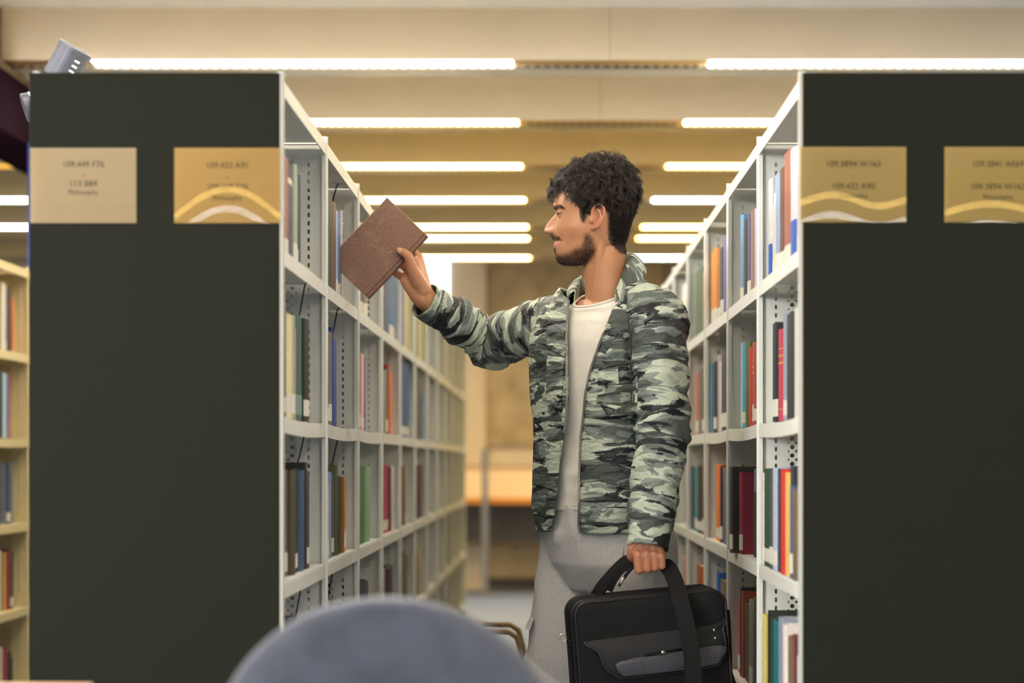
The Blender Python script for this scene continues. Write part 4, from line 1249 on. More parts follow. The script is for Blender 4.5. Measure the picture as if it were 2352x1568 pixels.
# ---- jacket
def camo_mat():
    m = bpy.data.materials.new('camouflage_cotton'); m.use_nodes = True
    nt = m.node_tree; b = nt.nodes['Principled BSDF']
    L = nt.links.new
    a = nt.nodes.new('ShaderNodeAttribute'); a.attribute_name = 'cloth'
    def noise(scale, detail, off, dist=0.0, rough=0.5):
        mp = nt.nodes.new('ShaderNodeMapping'); mp.inputs['Scale'].default_value = scale; mp.inputs['Location'].default_value = off
        n = nt.nodes.new('ShaderNodeTexNoise'); n.inputs['Scale'].default_value = 1.0; n.inputs['Detail'].default_value = detail
        n.inputs['Distortion'].default_value = dist; n.inputs['Roughness'].default_value = rough
        L(a.outputs['Vector'], mp.inputs['Vector']); L(mp.outputs['Vector'], n.inputs['Vector'])
        return n.outputs['Fac']
    def ramp(src, stops):
        r = nt.nodes.new('ShaderNodeValToRGB'); r.color_ramp.interpolation = 'CONSTANT'
        while len(r.color_ramp.elements) < len(stops): r.color_ramp.elements.new(0.5)
        for e, (p, cc) in zip(r.color_ramp.elements, stops):
            e.position = p; e.color = cc
        L(src, r.inputs['Fac']); return r.outputs['Color']
    base = ramp(noise((6.6, 6.6, 27), 3.0, (0, 0, 0), 0.9, 0.45), [(0.0, lin('#59635d')), (0.44, lin('#7f8983')), (0.518, lin('#bcc6b2'))])
    mid = noise((6.2, 6.2, 24), 2.5, (5, 9, 2), 0.8, 0.45)
    blk = noise((6.6, 6.6, 29), 6.0, (11, 3, 7), 1.0, 0.58)
    spk = noise((420, 420, 420), 2.0, (1, 1, 1))
    def mixc(fac, c1, c2):
        x = nt.nodes.new('ShaderNodeMix'); x.data_type = 'RGBA'
        L(fac, x.inputs['Factor']); L(c1, x.inputs[6])
        if isinstance(c2, tuple): x.inputs[7].default_value = c2
        else: L(c2, x.inputs[7])
        return x.outputs[2]
    W_, B_ = (1, 1, 1, 1), (0, 0, 0, 1)
    c1 = mixc(ramp(mid, [(0, B_), (0.57, W_)]), base, lin('#454d48'))
    ad = nt.nodes.new('ShaderNodeMath'); ad.operation = 'MULTIPLY_ADD'; ad.inputs[1].default_value = 0.10; L(spk, ad.inputs[0]); L(blk, ad.inputs[2])
    c2 = mixc(ramp(ad.outputs[0], [(0, B_), (0.612, W_)]), c1, lin('#15181f'))
    L(c2, b.inputs['Base Color'])
    b.inputs['Roughness'].default_value = 0.55
    wr1 = noise((26, 26, 60), 4.0, (3, 8, 1), 0.7, 0.5)
    bw = nt.nodes.new('ShaderNodeBump'); bw.inputs['Strength'].default_value = 0.9; bw.inputs['Distance'].default_value = 0.012
    L(wr1, bw.inputs['Height'])
    tc = nt.nodes.new('ShaderNodeTexCoord'); n = nt.nodes.new('ShaderNodeTexNoise'); n.inputs['Scale'].default_value = 1400
    bp = nt.nodes.new('ShaderNodeBump'); bp.inputs['Strength'].default_value = 0.25; bp.inputs['Distance'].default_value = 0.001
    L(tc.outputs['Object'], n.inputs['Vector']); L(n.outputs['Fac'], bp.inputs['Height']); L(bw.outputs['Normal'], bp.inputs['Normal']); L(bp.outputs['Normal'], b.inputs['Normal'])
    return m
m_camo = camo_mat()
def frame_of(p, q):
    t = (q - p).normalized()
    up = Vector((0, 0, 1)) if abs(t.z) < 0.8 else LA
    a = (up - t * up.dot(t)).normalized()
    return np.array(p), np.array(t), np.array(a), np.array(t.cross(a))
jk = MB()
# trunk rows: z, half width, half depth, shifts
jrows = [(0.925, 0.166, 0.132, 0, 0.0, 0), (0.935, 0.170, 0.136, 0, 0, 0), (0.96, 0.172, 0.139, 0, 0, 0), (1.02, 0.173, 0.141, 0, 0, 0), (1.10, 0.174, 0.140, 0, 0, 0), (1.20, 0.177, 0.139, 0, 0, 0), (1.30, 0.181, 0.138, 0, 0, 0),
         (1.38, 0.182, 0.134, 0, 0, 0), (1.43, 0.176, 0.124, 0, 0, 0), (1.465, 0.150, 0.110, 0, 0, 0), (1.495, 0.115, 0.098, 0, 0, 0), (1.525, 0.085, 0.085, 0, 0, 0)]
jk.rings(loft_rows(jrows, 64, 2.4))
jk.capsule(J(0.08, 0, 1.445), SH_L, 0.060, 0.064); jk.capsule(J(0.050, -0.014, 1.500), SH_L + LA * -0.022 + Vector((0, 0, 0.012)), 0.054, 0.058); jk.capsule(J(-0.08, 0, 1.445), SH_R, 0.058, 0.060)
jk.capsule(SH_L + Vector((0, 0, -0.01)), EL_L, 0.066, 0.059, 24); jk.capsule(EL_L, WR_L + (WR_L - EL_L) * 0.30, 0.059, 0.0455, 24)
jk.capsule(SH_R, EL_R, 0.066, 0.0525, 24); jk.capsule(EL_R, WR_R + (WR_R - EL_R) * 0.02, 0.0525, 0.0455, 24)
jme = remesh(jk, 0.0042, 6, 0.5)
v = co(jme)
def along(p, q, v):
    p, q = np.array(p), np.array(q)
    e = q - p; L_ = np.linalg.norm(e)
    t = (v - p) @ e / L_ ** 2
    d = np.linalg.norm(v - p - np.clip(t, 0, 1)[:, None] * e, axis=1)
    return t * L_, d, L_
def sdfs(v):
    w = v - np.array(J(0, 0, 0))
    lr, fw = w @ np.array(LA), w @ np.array(FW)
    jr = np.array(jrows)
    a = np.interp(v[:, 2], jr[:, 0], jr[:, 1]); b = np.interp(v[:, 2], jr[:, 0], jr[:, 2])
    st = ((np.abs(lr / a) ** 2.4 + np.abs(fw / b) ** 2.4) ** (1 / 2.4) - 1) * b
    sl = np.minimum(along(SH_L, EL_L, v)[1] - 0.062, along(EL_L, WR_L + (WR_L - EL_L) * 0.30, v)[1] - 0.051)
    sr = np.minimum(along(SH_R, EL_R, v)[1] - 0.060, along(EL_R, WR_R, v)[1] - 0.049)
    return sl, st, sr
def cloth_coords(v):
    """coordinates that follow the fabric: along the sleeves, up the trunk"""
    la, fwd = v @ np.array(LA), v @ np.array(FW)
    out = np.stack([la, fwd, v[:, 2]], 1)
    for (p, q, off) in ((SH_L, EL_L, 3.0), (EL_L, WR_L, 3.0), (SH_R, EL_R, 7.0), (EL_R, WR_R, 7.0)):
        pass
    reg = np.zeros(len(v), int)
    dR = np.minimum(along(SH_R, EL_R, v)[1], along(EL_R, WR_R, v)[1])
    dL = np.minimum(along(SH_L, EL_L, v)[1], along(EL_L, WR_L, v)[1])
    lr = (v - np.array(J(0, 0, 0))) @ np.array(LA)
    sa_, st_0, sr_ = sdfs(v)
    reg[(sr_ < st_0) & (sr_ < 0.03)] = 1
    reg[(sa_ < st_0) & (sa_ < 0.03) & (lr > 0.05)] = 2
    for r, (a, b, c_) in ((1, (SH_R, EL_R, WR_R)), (2, (SH_L, EL_L, WR_L))):
        m = reg == r
        t1, d1, L1 = along(a, b, v); t2, d2, L2 = along(b, c_, v)
        s2 = sstep(t1 - L1, -0.04, 0.04) if False else (d2 < d1)
        ln = np.where(s2, L1 + np.clip(t2, -0.02, 1), np.clip(t1, -1, L1 + 0.02))
        _, t_, A, B = frame_of(a, b); _, u_, A2, B2 = frame_of(b, c_)
        ca = np.where(s2, (v - np.array(b)) @ A2, (v - np.array(a)) @ A)
        cb = np.where(s2, (v - np.array(b)) @ B2, (v - np.array(a)) @ B)
        out[m] = np.stack([ca + 3 * r, cb, ln * (1.0 if r == 2 else 0.85) + 5 * r], 1)[m]
    return out, reg
cl, reg = cloth_coords(v)
n = normals(jme)
# folds: long soft ones on the trunk, rings on the bent sleeves, crush at the elbows and hems
disp = vnoise(cl * np.array([7, 7, 5]), 41) * 0.0055 * (reg == 0)
disp += vnoise(cl * np.array([24, 24, 7]), 42) * 0.0036 * (reg == 0)
disp += vnoise(cl * np.array([9, 9, 30]), 43) * 0.0030 * (reg == 0) * sstep(v[:, 2], 1.15, 0.98)
sl = (reg > 0)
twist = cl[:, 2] + 0.35 * cl[:, 0] * (reg == 2) + 0.22 * cl[:, 1]
disp += sl * vnoise(np.stack([cl[:, 0] * 10, cl[:, 1] * 10, twist * 24], 1), 44) * 0.0062
disp += sl * vnoise(np.stack([cl[:, 0] * 22, cl[:, 1] * 22, twist * 55], 1), 45) * 0.0028
ridge = 1 - np.abs(vnoise(np.stack([cl[:, 0] * 12, cl[:, 1] * 12, twist * 20], 1), 46)) * 2
disp += sl * np.clip(ridge, -0.4, 1) * 0.0034
ridge2 = 1 - np.abs(vnoise(np.stack([cl[:, 0] * 16, cl[:, 1] * 16, twist * 38], 1), 48)) * 2.4
disp += sl * np.clip(ridge2, 0, 1) * (0.0030 + 0.0020 * (reg == 1))
disp += (reg == 0) * np.clip(1 - np.abs(vnoise(cl * np.array([13, 13, 4.5]), 47)) * 2.6, 0, 1) * 0.0050
cuffL = along(EL_L, WR_L, v); cuffR = along(EL_R, WR_R, v)
stiff = np.ones(len(v))
stiff *= 1 - 0.75 * ((reg == 2) * sstep(cuffL[0], cuffL[2] - 0.012, cuffL[2] + 0.004) + (reg == 1) * sstep(cuffR[0], cuffR[2] - 0.075, cuffR[2] - 0.055))
stiff *= 1 - 0.7 * (reg == 0) * sstep(v[:, 2], 0.962, 0.95)
disp *= stiff * 1.45
sa_, st0_, sr_ = sdfs(v)
disp -= gauss(sa_ - st0_, 0.011) * (np.abs(sa_) < 0.03) * sstep(v[:, 2], 1.42, 1.33) * 0.015
# seams: hem band, cuffs, shoulder yokes
def seam(d, w=0.0022, k=0.0024): return -gauss(d, w) * k
lr = (v - np.array(J(0, 0, 0))) @ np.array(LA); fwv = (v - np.array(J(0, 0, 0))) @ np.array(FW)
disp += (reg == 0) * seam(v[:, 2] - 0.958) + (reg == 2) * seam(cuffL[0] - cuffL[2] + 0.006) + (reg == 1) * seam(cuffR[0] - cuffR[2] + 0.062)
disp += seam(lr - 0.172, 0.003, 0.004) * (v[:, 2] > 1.25) + seam(lr + 0.172, 0.003, 0.004) * (v[:, 2] > 1.30) * (reg == 0)
# crease where the hanging arm meets the trunk
v2 = v + n * disp[:, None]
# opening between the zips, neck hole, hem and cuffs
yo = np.array([600, 690, 710, 760, 800, 850, 900, 960, 1000, 1060, 1120, 1180, 1205, 1260], float)
OL = np.interp(yo, [600, 690, 760, 850, 930, 960, 1010, 1060, 1120, 1180, 1205, 1260], [1313, 1309, 1303.5, 1304.5, 1306, 1303, 1295, 1285, 1281, 1275, 1267, 1262])
OR = np.interp(yo, [600, 690, 710, 760, 800, 850, 900, 960, 1000, 1080, 1165, 1230, 1260], [1440, 1420, 1404, 1386, 1371, 1354, 1344, 1338, 1333, 1330, 1328, 1327, 1327])
def img(v):
    return v[:, 0] * F / v[:, 1] + VX, VY - (v[:, 2] - CAMZ) * F / v[:, 1]
xi, yi = img(v2)
front = fwv > 0.02
xl, xr = np.interp(yi, yo, OL), np.interp(yi, yo, OR)
cut = front & (xi > xl) & (xi < xr) & (reg == 0)
cut |= (np.hypot(lr - 0.0, fwv - 0.005) < 0.098) & (v[:, 2] > 1.455 + 0.2 * np.clip(-fwv, -0.04, 0.1))
cut |= (v[:, 2] < 0.931) & (reg == 0)
cut |= (cuffL[0] > cuffL[2] + 0.050) & (cuffL[1] < 0.2) & (v[:, 2] < 1.0) & ((reg == 2) | (sdfs(v2)[0] < 0.02))
cut |= (cuffR[0] > cuffR[2] - 0.004) & (v[:, 0] < -0.25)
setco(jme, v2)
bm = bmesh.new(); bm.from_mesh(jme)
bm.verts.ensure_lookup_table()
bmesh.ops.delete(bm, geom=[bm.verts[i] for i in np.where(cut)[0]], context='VERTS')
# straighten the cut edges onto the true lines
for it in range(5):
    new = {}
    for e in bm.edges:
        if e.is_boundary:
            for a, b in ((e.verts[0], e.verts[1]), (e.verts[1], e.verts[0])):
                new.setdefault(a, []).append(b.co.copy())
    for a, l in new.items():
        if len(l) == 2:
            a.co = a.co * 0.4 + (l[0] + l[1]) * 0.3
bm.to_mesh(jme); bm.free()
v = co(jme)
cl, reg = cloth_coords(v)
set_attr(jme, 'cloth', cl, 'FLOAT_VECTOR')
jacket = link('jacket', jme, m_camo, man, smooth=True)
jacket['label'] = 'open grey-green camouflage field jacket'
so = jacket.modifiers.new('s', 'SOLIDIFY'); so.thickness = 0.003; so.offset = -1
from mathutils.bvhtree import BVHTree
jbv = BVHTree.FromPolygons([tuple(p) for p in v], [tuple(p.vertices) for p in jme.polygons])
def on_jacket(x, y, lift=0.0):
    o = Vector((0, 0, CAMZ)); d = (P(x, y, 5.0) - o).normalized()
    h = jbv.ray_cast(o, d)
    if h[0] is None: return None
    nn = h[1] if h[1].dot(d) < 0 else -h[1]
    return h[0] + nn * lift
# zip tapes and teeth follow the opening edges
m_zip = mat('zip_metal', '#8d8a80', 0.35, metal=0.8)
m_tape = mat('zip_tape', '#7d8078', 0.8)
def edge_line(X, ys_, inset):
    pts = []
    for y in ys_:
        x = float(np.interp(y, yo, X))
        best = None
        for k in range(12):
            p = on_jacket(x + inset * (0.4 + k * 0.8), y, 0.002)
            if p is not None and p.y < 5.9:
                best = p; break
        if best is not None: pts.append(best)
    # smooth the line
    for _ in range(6):
        pts = [pts[0]] + [(a + b * 2 + c_) / 4 for a, b, c_ in zip(pts, pts[1:], pts[2:])] + [pts[-1]]
    return pts
zl = edge_line(OL, np.arange(694, 1203, 5), -1)
zr = edge_line(OR, np.arange(712, 1232, 5), 1)
for nm, ln in (('zip', zl), ('zip', zr)):
    z_ = MB().tube(ln, 0.0030, 8, flat=(1.0, 0.7)).build(nm, m_tape, jacket, smooth=True)
    tmb = MB()
    dd = 0.0
    for a, b in zip(ln, ln[1:]):
        L_ = (b - a).length; u = (b - a) / max(L_, 1e-6)
        k = 0.0
        while k < L_:
            p = a + u * k
            w_ = u.cross(Vector((0, 1, 0))).normalized()
            tmb.add([p + w_ * sx * 0.0026 + u * su * 0.0010 + Vector((0, -0.0024 + sy * 0.0016, 0)) for sy in (-1, 1) for su in (-1, 1) for sx in (-1, 1)],
                    [(0, 2, 3, 1), (4, 5, 7, 6), (0, 1, 5, 4), (2, 6, 7, 3), (0, 4, 6, 2), (1, 3, 7, 5)])
            k += 0.0034
    tmb.build('zip_teeth', m_zip, z_)
# patch pockets with flaps, draped on the jacket front
def patch_on(name, quad, lift, nu=22, nv=22, round_=0.0, m=m_camo, off=(0.4, 0.2, 0.13), thick=0.0022):
    """quad: photo corners TL, TR, BR, BL"""
    vs, ok = [], True
    for i in range(nv + 1):
        for j in range(nu + 1):
            u, w_ = j / nu, i / nv
            tp = [quad[0][k] * (1 - u) + quad[1][k] * u for k in (0, 1)]
            bt = [quad[3][k] * (1 - u) + quad[2][k] * u for k in (0, 1)]
            x, y = tp[0] * (1 - w_) + bt[0] * w_, tp[1] * (1 - w_) + bt[1] * w_
            ed = min(u, 1 - u, w_, 1 - w_)
            p = on_jacket(x, y, lift * min(1, 0.45 + ed * 8))
            vs.append(p)
    good = [p for p in vs if p is not None]
    if not good: return None
    last = good[0]
    for i, p in enumerate(vs):
        if p is None or abs(p.y - last.y) > 0.05: vs[i] = last
        last = vs[i]
    fs = []
    for i in range(nv):
        for j in range(nu):
            q = i * (nu + 1) + j
            fs.append((q, q + 1, q + nu + 2, q + nu + 1))
    o = MB().add(vs, fs).build(name, m, jacket, smooth=True)
    a = co(o.data); s_ = a.reshape(nv + 1, nu + 1, 3)
    for _ in range(2):
        s2 = s_.copy(); s2[1:-1, 1:-1] = (s_[:-2, 1:-1] + s_[2:, 1:-1] + s_[1:-1, :-2] + s_[1:-1, 2:]) / 4; s_ = s2
    setco(o.data, s_.reshape(-1, 3))
    c_, _ = cloth_coords(s_.reshape(-1, 3))
    set_attr(o.data, 'cloth', c_ + np.array(off), 'FLOAT_VECTOR')
    md = o.modifiers.new('s', 'SOLIDIFY'); md.thickness = thick; md.offset = 1
    return o
patch_on('pocket', [(1376, 830), (1465, 826), (1463, 962), (1367, 962)], 0.003)
patch_on('pocket_flap', [(1374, 782), (1467, 776), (1466, 836), (1375, 833)], 0.006)
patch_on('pocket', [(1243, 815), (1298, 822), (1290, 940), (1242, 925)], 0.003)
patch_on('pocket_flap', [(1246, 748), (1303, 762), (1301, 822), (1243, 794)], 0.006)
patch_on('pocket_pleat', [(1420, 842), (1448, 842), (1450, 928), (1424, 928)], 0.0055, off=(0.9, 0.5, 0.3))
patch_on('shoulder_tape', [(1478, 738), (1502, 716), (1506, 724), (1482, 748)], 0.004, 10, 4)
# collar: stand and fall around the neck, lying open at the front
cpts = [  # along the collar from his right front round the back to his left front: inner top edge, outer fall edge
    ((1322, 668, 5.735), (1306, 694, 5.715)), ((1330, 652, 5.775), (1300, 672, 5.80)), ((1340, 634, 5.815), (1312, 655, 5.865)), ((1362, 617, 5.842), (1345, 640, 5.895)), ((1395, 598, 5.848), (1392, 618, 5.905)),
    ((1422, 585, 5.83), (1438, 604, 5.885)), ((1440, 579, 5.79), (1472, 605, 5.83)), ((1444, 583, 5.74), (1486, 620, 5.745)), ((1438, 600, 5.695), (1480, 640, 5.675)), ((1428, 625, 5.665), (1461, 668, 5.63)), ((1420, 648, 5.652), (1440, 692, 5.612)), ((1411, 668, 5.645), (1424, 692, 5.610))]
NC = 70
inn = crv([P(*a) for a, b in cpts], NC); out_ = crv([P(*b) for a, b in cpts], NC)
vs = []
for a, b in zip(inn, out_):
    ctr = Vector((wx(1392, HD), HD, a.z))
    rad = Vector((a.x - ctr.x, a.y - ctr.y, 0)).normalized()
    base = Vector((a.x, a.y, a.z - 0.045)) + rad * 0.004        # foot of the stand, inside the jacket
    mid = a + rad * 0.004 + Vector((0, 0, 0.003))
    for k in range(5):
        vs.append(base.lerp(a, k / 4))
    for k in range(1, 9):
        t = k / 8
        p = mid.lerp(b, t) + (rad * 0.0045 + Vector((0, 0, 0.003))) * math.sin(PI * t)
        vs.append(p)
W_ = 13
fs = [(i * W_ + j, i * W_ + j + 1, (i + 1) * W_ + j + 1, (i + 1) * W_ + j) for i in range(NC) for j in range(W_ - 1)]
co_ = MB().add(vs, fs).build('collar', m_camo, jacket, smooth=True)
a = co(co_.data)
ang = np.arctan2(a[:, 1] - HD, a[:, 0] - wx(1392, HD))
set_attr(co_.data, 'cloth', np.stack([a[:, 2] * 1.2 + 9, np.repeat(np.tile([0], 1), len(a)) + 2 + a[:, 0], ang * 0.085], 1), 'FLOAT_VECTOR')
md = co_.modifiers.new('s', 'SOLIDIFY'); md.thickness = 0.003
md = co_.modifiers.new('ss', 'SUBSURF'); md.levels = 1; md.render_levels = 1
# button band cuff edges
def cuff_ring(p, q, at, r, name):
    o, t, A, B = frame_of(p, q)
    c0 = Vector(o + t * at)
    pts = [c0 + Vector(A) * r * math.cos(a) + Vector(B) * r * math.sin(a) for a in [2 * PI * k / 40 for k in range(41)]]
    c_ = MB().tube(pts, 0.0022, 6, cap=False).build(name, m_camo, jacket, smooth=True)
    a = co(c_.data); cc, _ = cloth_coords(a)
    set_attr(c_.data, 'cloth', cc, 'FLOAT_VECTOR')

# ---- trousers
m_jog = mat('grey_marl', '#c2c0be', 0.92, noise=0.14, nscale=420, bump=0.35, bscale=900, stretch=(1, 1, 0.35))
tr = MB()
tr.rings(loft_rows([(0.80, 0.12, 0.09, 0, 0, 0), (0.86, 0.165, 0.118, 0, 0, 0), (0.93, 0.160, 0.122, 0, 0.0, 0), (1.0, 0.140, 0.106, 0, 0, 0), (1.03, 0.135, 0.102, 0, 0, 0)], 48))
tr.capsule(HIP_R + Vector((0, 0, -0.02)), KN_R, 0.099, 0.098, 28); tr.capsule(KN_R, AN_R + Vector((0, 0, 0.0)), 0.098, 0.062, 28)
tr.capsule(HIP_L + Vector((0, 0, -0.02)), KN_L, 0.099, 0.083, 28); tr.capsule(KN_L, AN_L + Vector((0, 0, 0.0)), 0.083, 0.060, 28)
tr.capsule(J(-0.03, 0.09, 0.92), J(-0.02, 0.070, 0.85), 0.036, 0.030, 20)
rme = remesh(tr, 0.0045, 6, 0.5)
rv = co(rme); rn = normals(rme)
q = np.stack([rv @ np.array(LA), rv @ np.array(FW), rv[:, 2]], 1)
crease = 1 - np.abs(vnoise(np.stack([q[:, 0] * 9 + q[:, 2] * 5, q[:, 1] * 9, q[:, 2] * 9], 1), 51)) * 2
d_ = vnoise(q * np.array([8, 8, 6]), 52) * 0.007 + np.clip(crease, -0.5, 1) * 0.005
d_ += np.clip(1 - np.abs(vnoise(np.stack([q[:, 0] * 6, q[:, 1] * 6, q[:, 2] * 22 + q[:, 0] * 14], 1), 53)) * 2, 0, 1) * 0.012 * (sstep(rv[:, 2], 0.68, 0.6))
setco(rme, rv + rn * d_[:, None])
trs = link('trousers', rme, m_jog, man, smooth=True); trs['label'] = 'light grey marl jogging trousers'
rv = co(rme)
rbv = BVHTree.FromPolygons([tuple(p) for p in rv], [tuple(p.vertices) for p in rme.polygons])
def on_tr(x, y, lift=0.0):
    o = Vector((0, 0, CAMZ)); d = (P(x, y, 5.0) - o).normalized()
    h = rbv.ray_cast(o, d)
    if h[0] is None: return None
    nn = h[1] if h[1].dot(d) < 0 else -h[1]
    return h[0] + nn * lift
p = MB()
A_, B_ = P(1222, 1418, 5.79), P(1216, 1442, 5.79)
p.rings([[A_ + Vector((0.004 * a, b, 0)) for a, b in ((-1, -0.06), (1, -0.06), (1, 0.05), (-1, 0.05))], [B_ + Vector((0.006 * a - 0.004, b, 0)) for a, b in ((-1, -0.06), (1, -0.06), (1, 0.05), (-1, 0.05))]])
p.build('pocket_flap', m_jog, trs)
for pts in ([(1330, 1236), (1332, 1280), (1342, 1320), (1352, 1356), (1358, 1390)], [(1432, 1236), (1432, 1262), (1428, 1290)]):
    ln = [q_ for q_ in (on_tr(x, y, 0.001) for x, y in pts) if q_ is not None]
    if len(ln) > 2: MB().tube(ln, 0.0016, 6).build('seam', m_jog, trs, smooth=True)
# shoes (below the picture, so that he stands on the floor)
for a_ in (AN_R, AN_L):
    s_ = MB()
    f0 = Vector((a_.x, a_.y, 0))
    R = []
    for u, hw, hh in ((-0.07, 0.030, 0.06), (-0.05, 0.040, 0.09), (0.0, 0.042, 0.10), (0.06, 0.044, 0.075), (0.12, 0.048, 0.055), (0.17, 0.044, 0.042), (0.195, 0.028, 0.03)):
        c0 = f0 + FW * u
        R.append([c0 + LA * hw * math.cos(t) + Vector((0, 0, hh * 0.5 + hh * 0.5 * math.sin(t) if math.sin(t) > 0 else hh * 0.5 + hh * 0.5 * max(-1.0, 1.6 * math.sin(t)))) for t in [2 * PI * k / 20 for k in range(20)]])
    s_.rings(R).build('shoe', mat('shoe', '#d8d6d0', 0.6), man, smooth=True)

# ------------------------------------------------------------------ the book in his hand
ctr = [P(x, y, 5.939) for x, y in ((890, 455), (985, 545), (848, 688), (753, 598))]
o0 = ctr[2]                                                    # foot of the spine
ez = (ctr[1] - ctr[2]).normalized(); hgt = (ctr[1] - ctr[2]).length     # along the spine
eb = (ctr[3] - ctr[2]).normalized(); wid = (ctr[3] - ctr[2]).length     # from spine to fore edge
ea = Vector((0, 1, 0))
T_ = 0.023
hb_ = thing('book', 'worn brown cloth book held tilted in the hand of the man', 'book', o0)
book_parts(hb_, T_, hgt, wid, '7a5140', -1, worn=False)
# book_parts: local x = +b (s=-1), y = a, z = along the spine
Mx = Matrix((eb, ea, ez)).transposed().to_4x4()
hb_.matrix_world = Matrix.Translation(o0 + Vector((0, -T_ / 2, 0))) @ Mx
m_cov = bpy.data.materials['cloth_7a5140'].copy()
m_cov.name = 'worn_brown_cloth'
nt = m_cov.node_tree; bs = nt.nodes['Principled BSDF']; bs.inputs['Roughness'].default_value = 0.55
tc = nt.nodes.new('ShaderNodeTexCoord')
def nz_(sc, det, dist):
    n = nt.nodes.new('ShaderNodeTexNoise'); n.inputs['Scale'].default_value = sc; n.inputs['Detail'].default_value = det; n.inputs['Distortion'].default_value = dist
    nt.links.new(tc.outputs['Object'], n.inputs['Vector']); return n.outputs['Fac']
r1 = nt.nodes.new('ShaderNodeValToRGB')
for e, (p_, c_) in zip(r1.color_ramp.elements, ((0.35, lin('#7c5949')), (0.72, lin('#997361')))): e.position = p_; e.color = c_
nt.links.new(nz_(260, 6, 0.2), r1.inputs['Fac'])
r2 = nt.nodes.new('ShaderNodeValToRGB')
for e, (p_, c_) in zip(r2.color_ramp.elements, ((0.50, (0, 0, 0, 1)), (0.72, (1, 1, 1, 1)))): e.position = p_; e.color = c_
m1 = nt.nodes.new('ShaderNodeMath'); m1.operation = 'MULTIPLY'; m1.inputs[1].default_value = 1.9
m2 = nt.nodes.new('ShaderNodeMath'); m2.operation = 'MULTIPLY'
nt.links.new(nz_(24, 4, 0.4), m1.inputs[0]); nt.links.new(m1.outputs[0], m2.inputs[0]); nt.links.new(nz_(150, 10, 0.5), m2.inputs[1])
nt.links.new(m2.outputs[0], r2.inputs['Fac'])
mx = nt.nodes.new('ShaderNodeMix'); mx.data_type = 'RGBA'; mx.inputs[7].default_value = lin('#b09078')
ml = nt.nodes.new('ShaderNodeMath'); ml.operation = 'MULTIPLY'; ml.inputs[1].default_value = 0.38
nt.links.new(r2.outputs['Color'], ml.inputs[0]); nt.links.new(ml.outputs[0], mx.inputs['Factor']); nt.links.new(r1.outputs['Color'], mx.inputs[6])
nt.links.new(mx.outputs[2], bs.inputs['Base Color'])
for o in hb_.children:
    if o.name.startswith('cover'):
        o.data.materials.clear(); o.data.materials.append(m_cov)
# pale worn rim along the near board's fore edge and head
rim = MB()
w0, h0 = wid, hgt
rim.tube([(0.004, 0.0006, h0 - 0.0004), (w0 - 0.0005, 0.0006, h0 - 0.0004), (w0 - 0.0005, 0.0006, 0.0004)], 0.0010, 6)
rim.build('worn_edge', mat('worn_edge', '#c2a48c', 0.8), hb_)
MB().box(0.0105, 0.0125, -0.0004, 0.0002, 0.002, h0 - 0.002).build('hinge_groove', mat('hinge_dark', '#55352a', 0.7), hb_)
# ------------------------------------------------------------------ laptop bag
m_nyl = mat('bag_nylon', '#0c0c0d', 0.65, noise=0.12, nscale=300, bump=0.4, bscale=1400, spec=0.3)
m_nyl2 = mat('bag_panel', '#121215', 0.5, bump=0.4, bscale=1500, spec=0.5)
m_pip = mat('bag_piping', '#18181b', 0.4)
m_mesh = bpy.data.materials.new('bag_mesh'); m_mesh.use_nodes = True
nt = m_mesh.node_tree; b_ = nt.nodes['Principled BSDF']
tc = nt.nodes.new('ShaderNodeTexCoord'); vo = nt.nodes.new('ShaderNodeTexVoronoi'); vo.inputs['Scale'].default_value = 230; vo.inputs['Randomness'].default_value = 0.1
rp = nt.nodes.new('ShaderNodeValToRGB'); rp.color_ramp.elements[0].position = 0.28; rp.color_ramp.elements[0].color = lin('#6c6c78'); rp.color_ramp.elements[1].position = 0.40; rp.color_ramp.elements[1].color = lin('#18181c')
mp_ = nt.nodes.new('ShaderNodeMapping'); mp_.inputs['Scale'].default_value = (1, 0, 1); nt.links.new(tc.outputs['Object'], mp_.inputs['Vector']); nt.links.new(mp_.outputs['Vector'], vo.inputs['Vector']); nt.links.new(vo.outputs['Distance'], rp.inputs['Fac']); nt.links.new(rp.outputs['Color'], b_.inputs['Base Color'])
b_.inputs['Roughness'].default_value = 0.4
m_metal = mat('bag_metal', '#c9c5b8', 0.25, metal=1.0)
m_web = mat('webbing', '#131315', 0.75, bump=0.5, bscale=900, spec=0.3)
bag = thing('laptop_bag', 'black nylon laptop bag with mesh pocket hanging from the hand of the man', 'bag', (0, 0, 0))
yaw, roll = math.radians(12), math.radians(-4.6)
BW, BH, BD = 0.354, 0.30, 0.105
tl, tr_ = P(1333, 1383, 5.405), None
Mb = Matrix.Rotation(yaw, 4, 'Z') @ Matrix.Rotation(roll, 4, 'Y')
org = Vector((wx(1493, 5.44), 5.44, wz(1368, 5.44)))          # middle of the front's upper edge
bag.matrix_world = Matrix.Translation(org) @ Mb
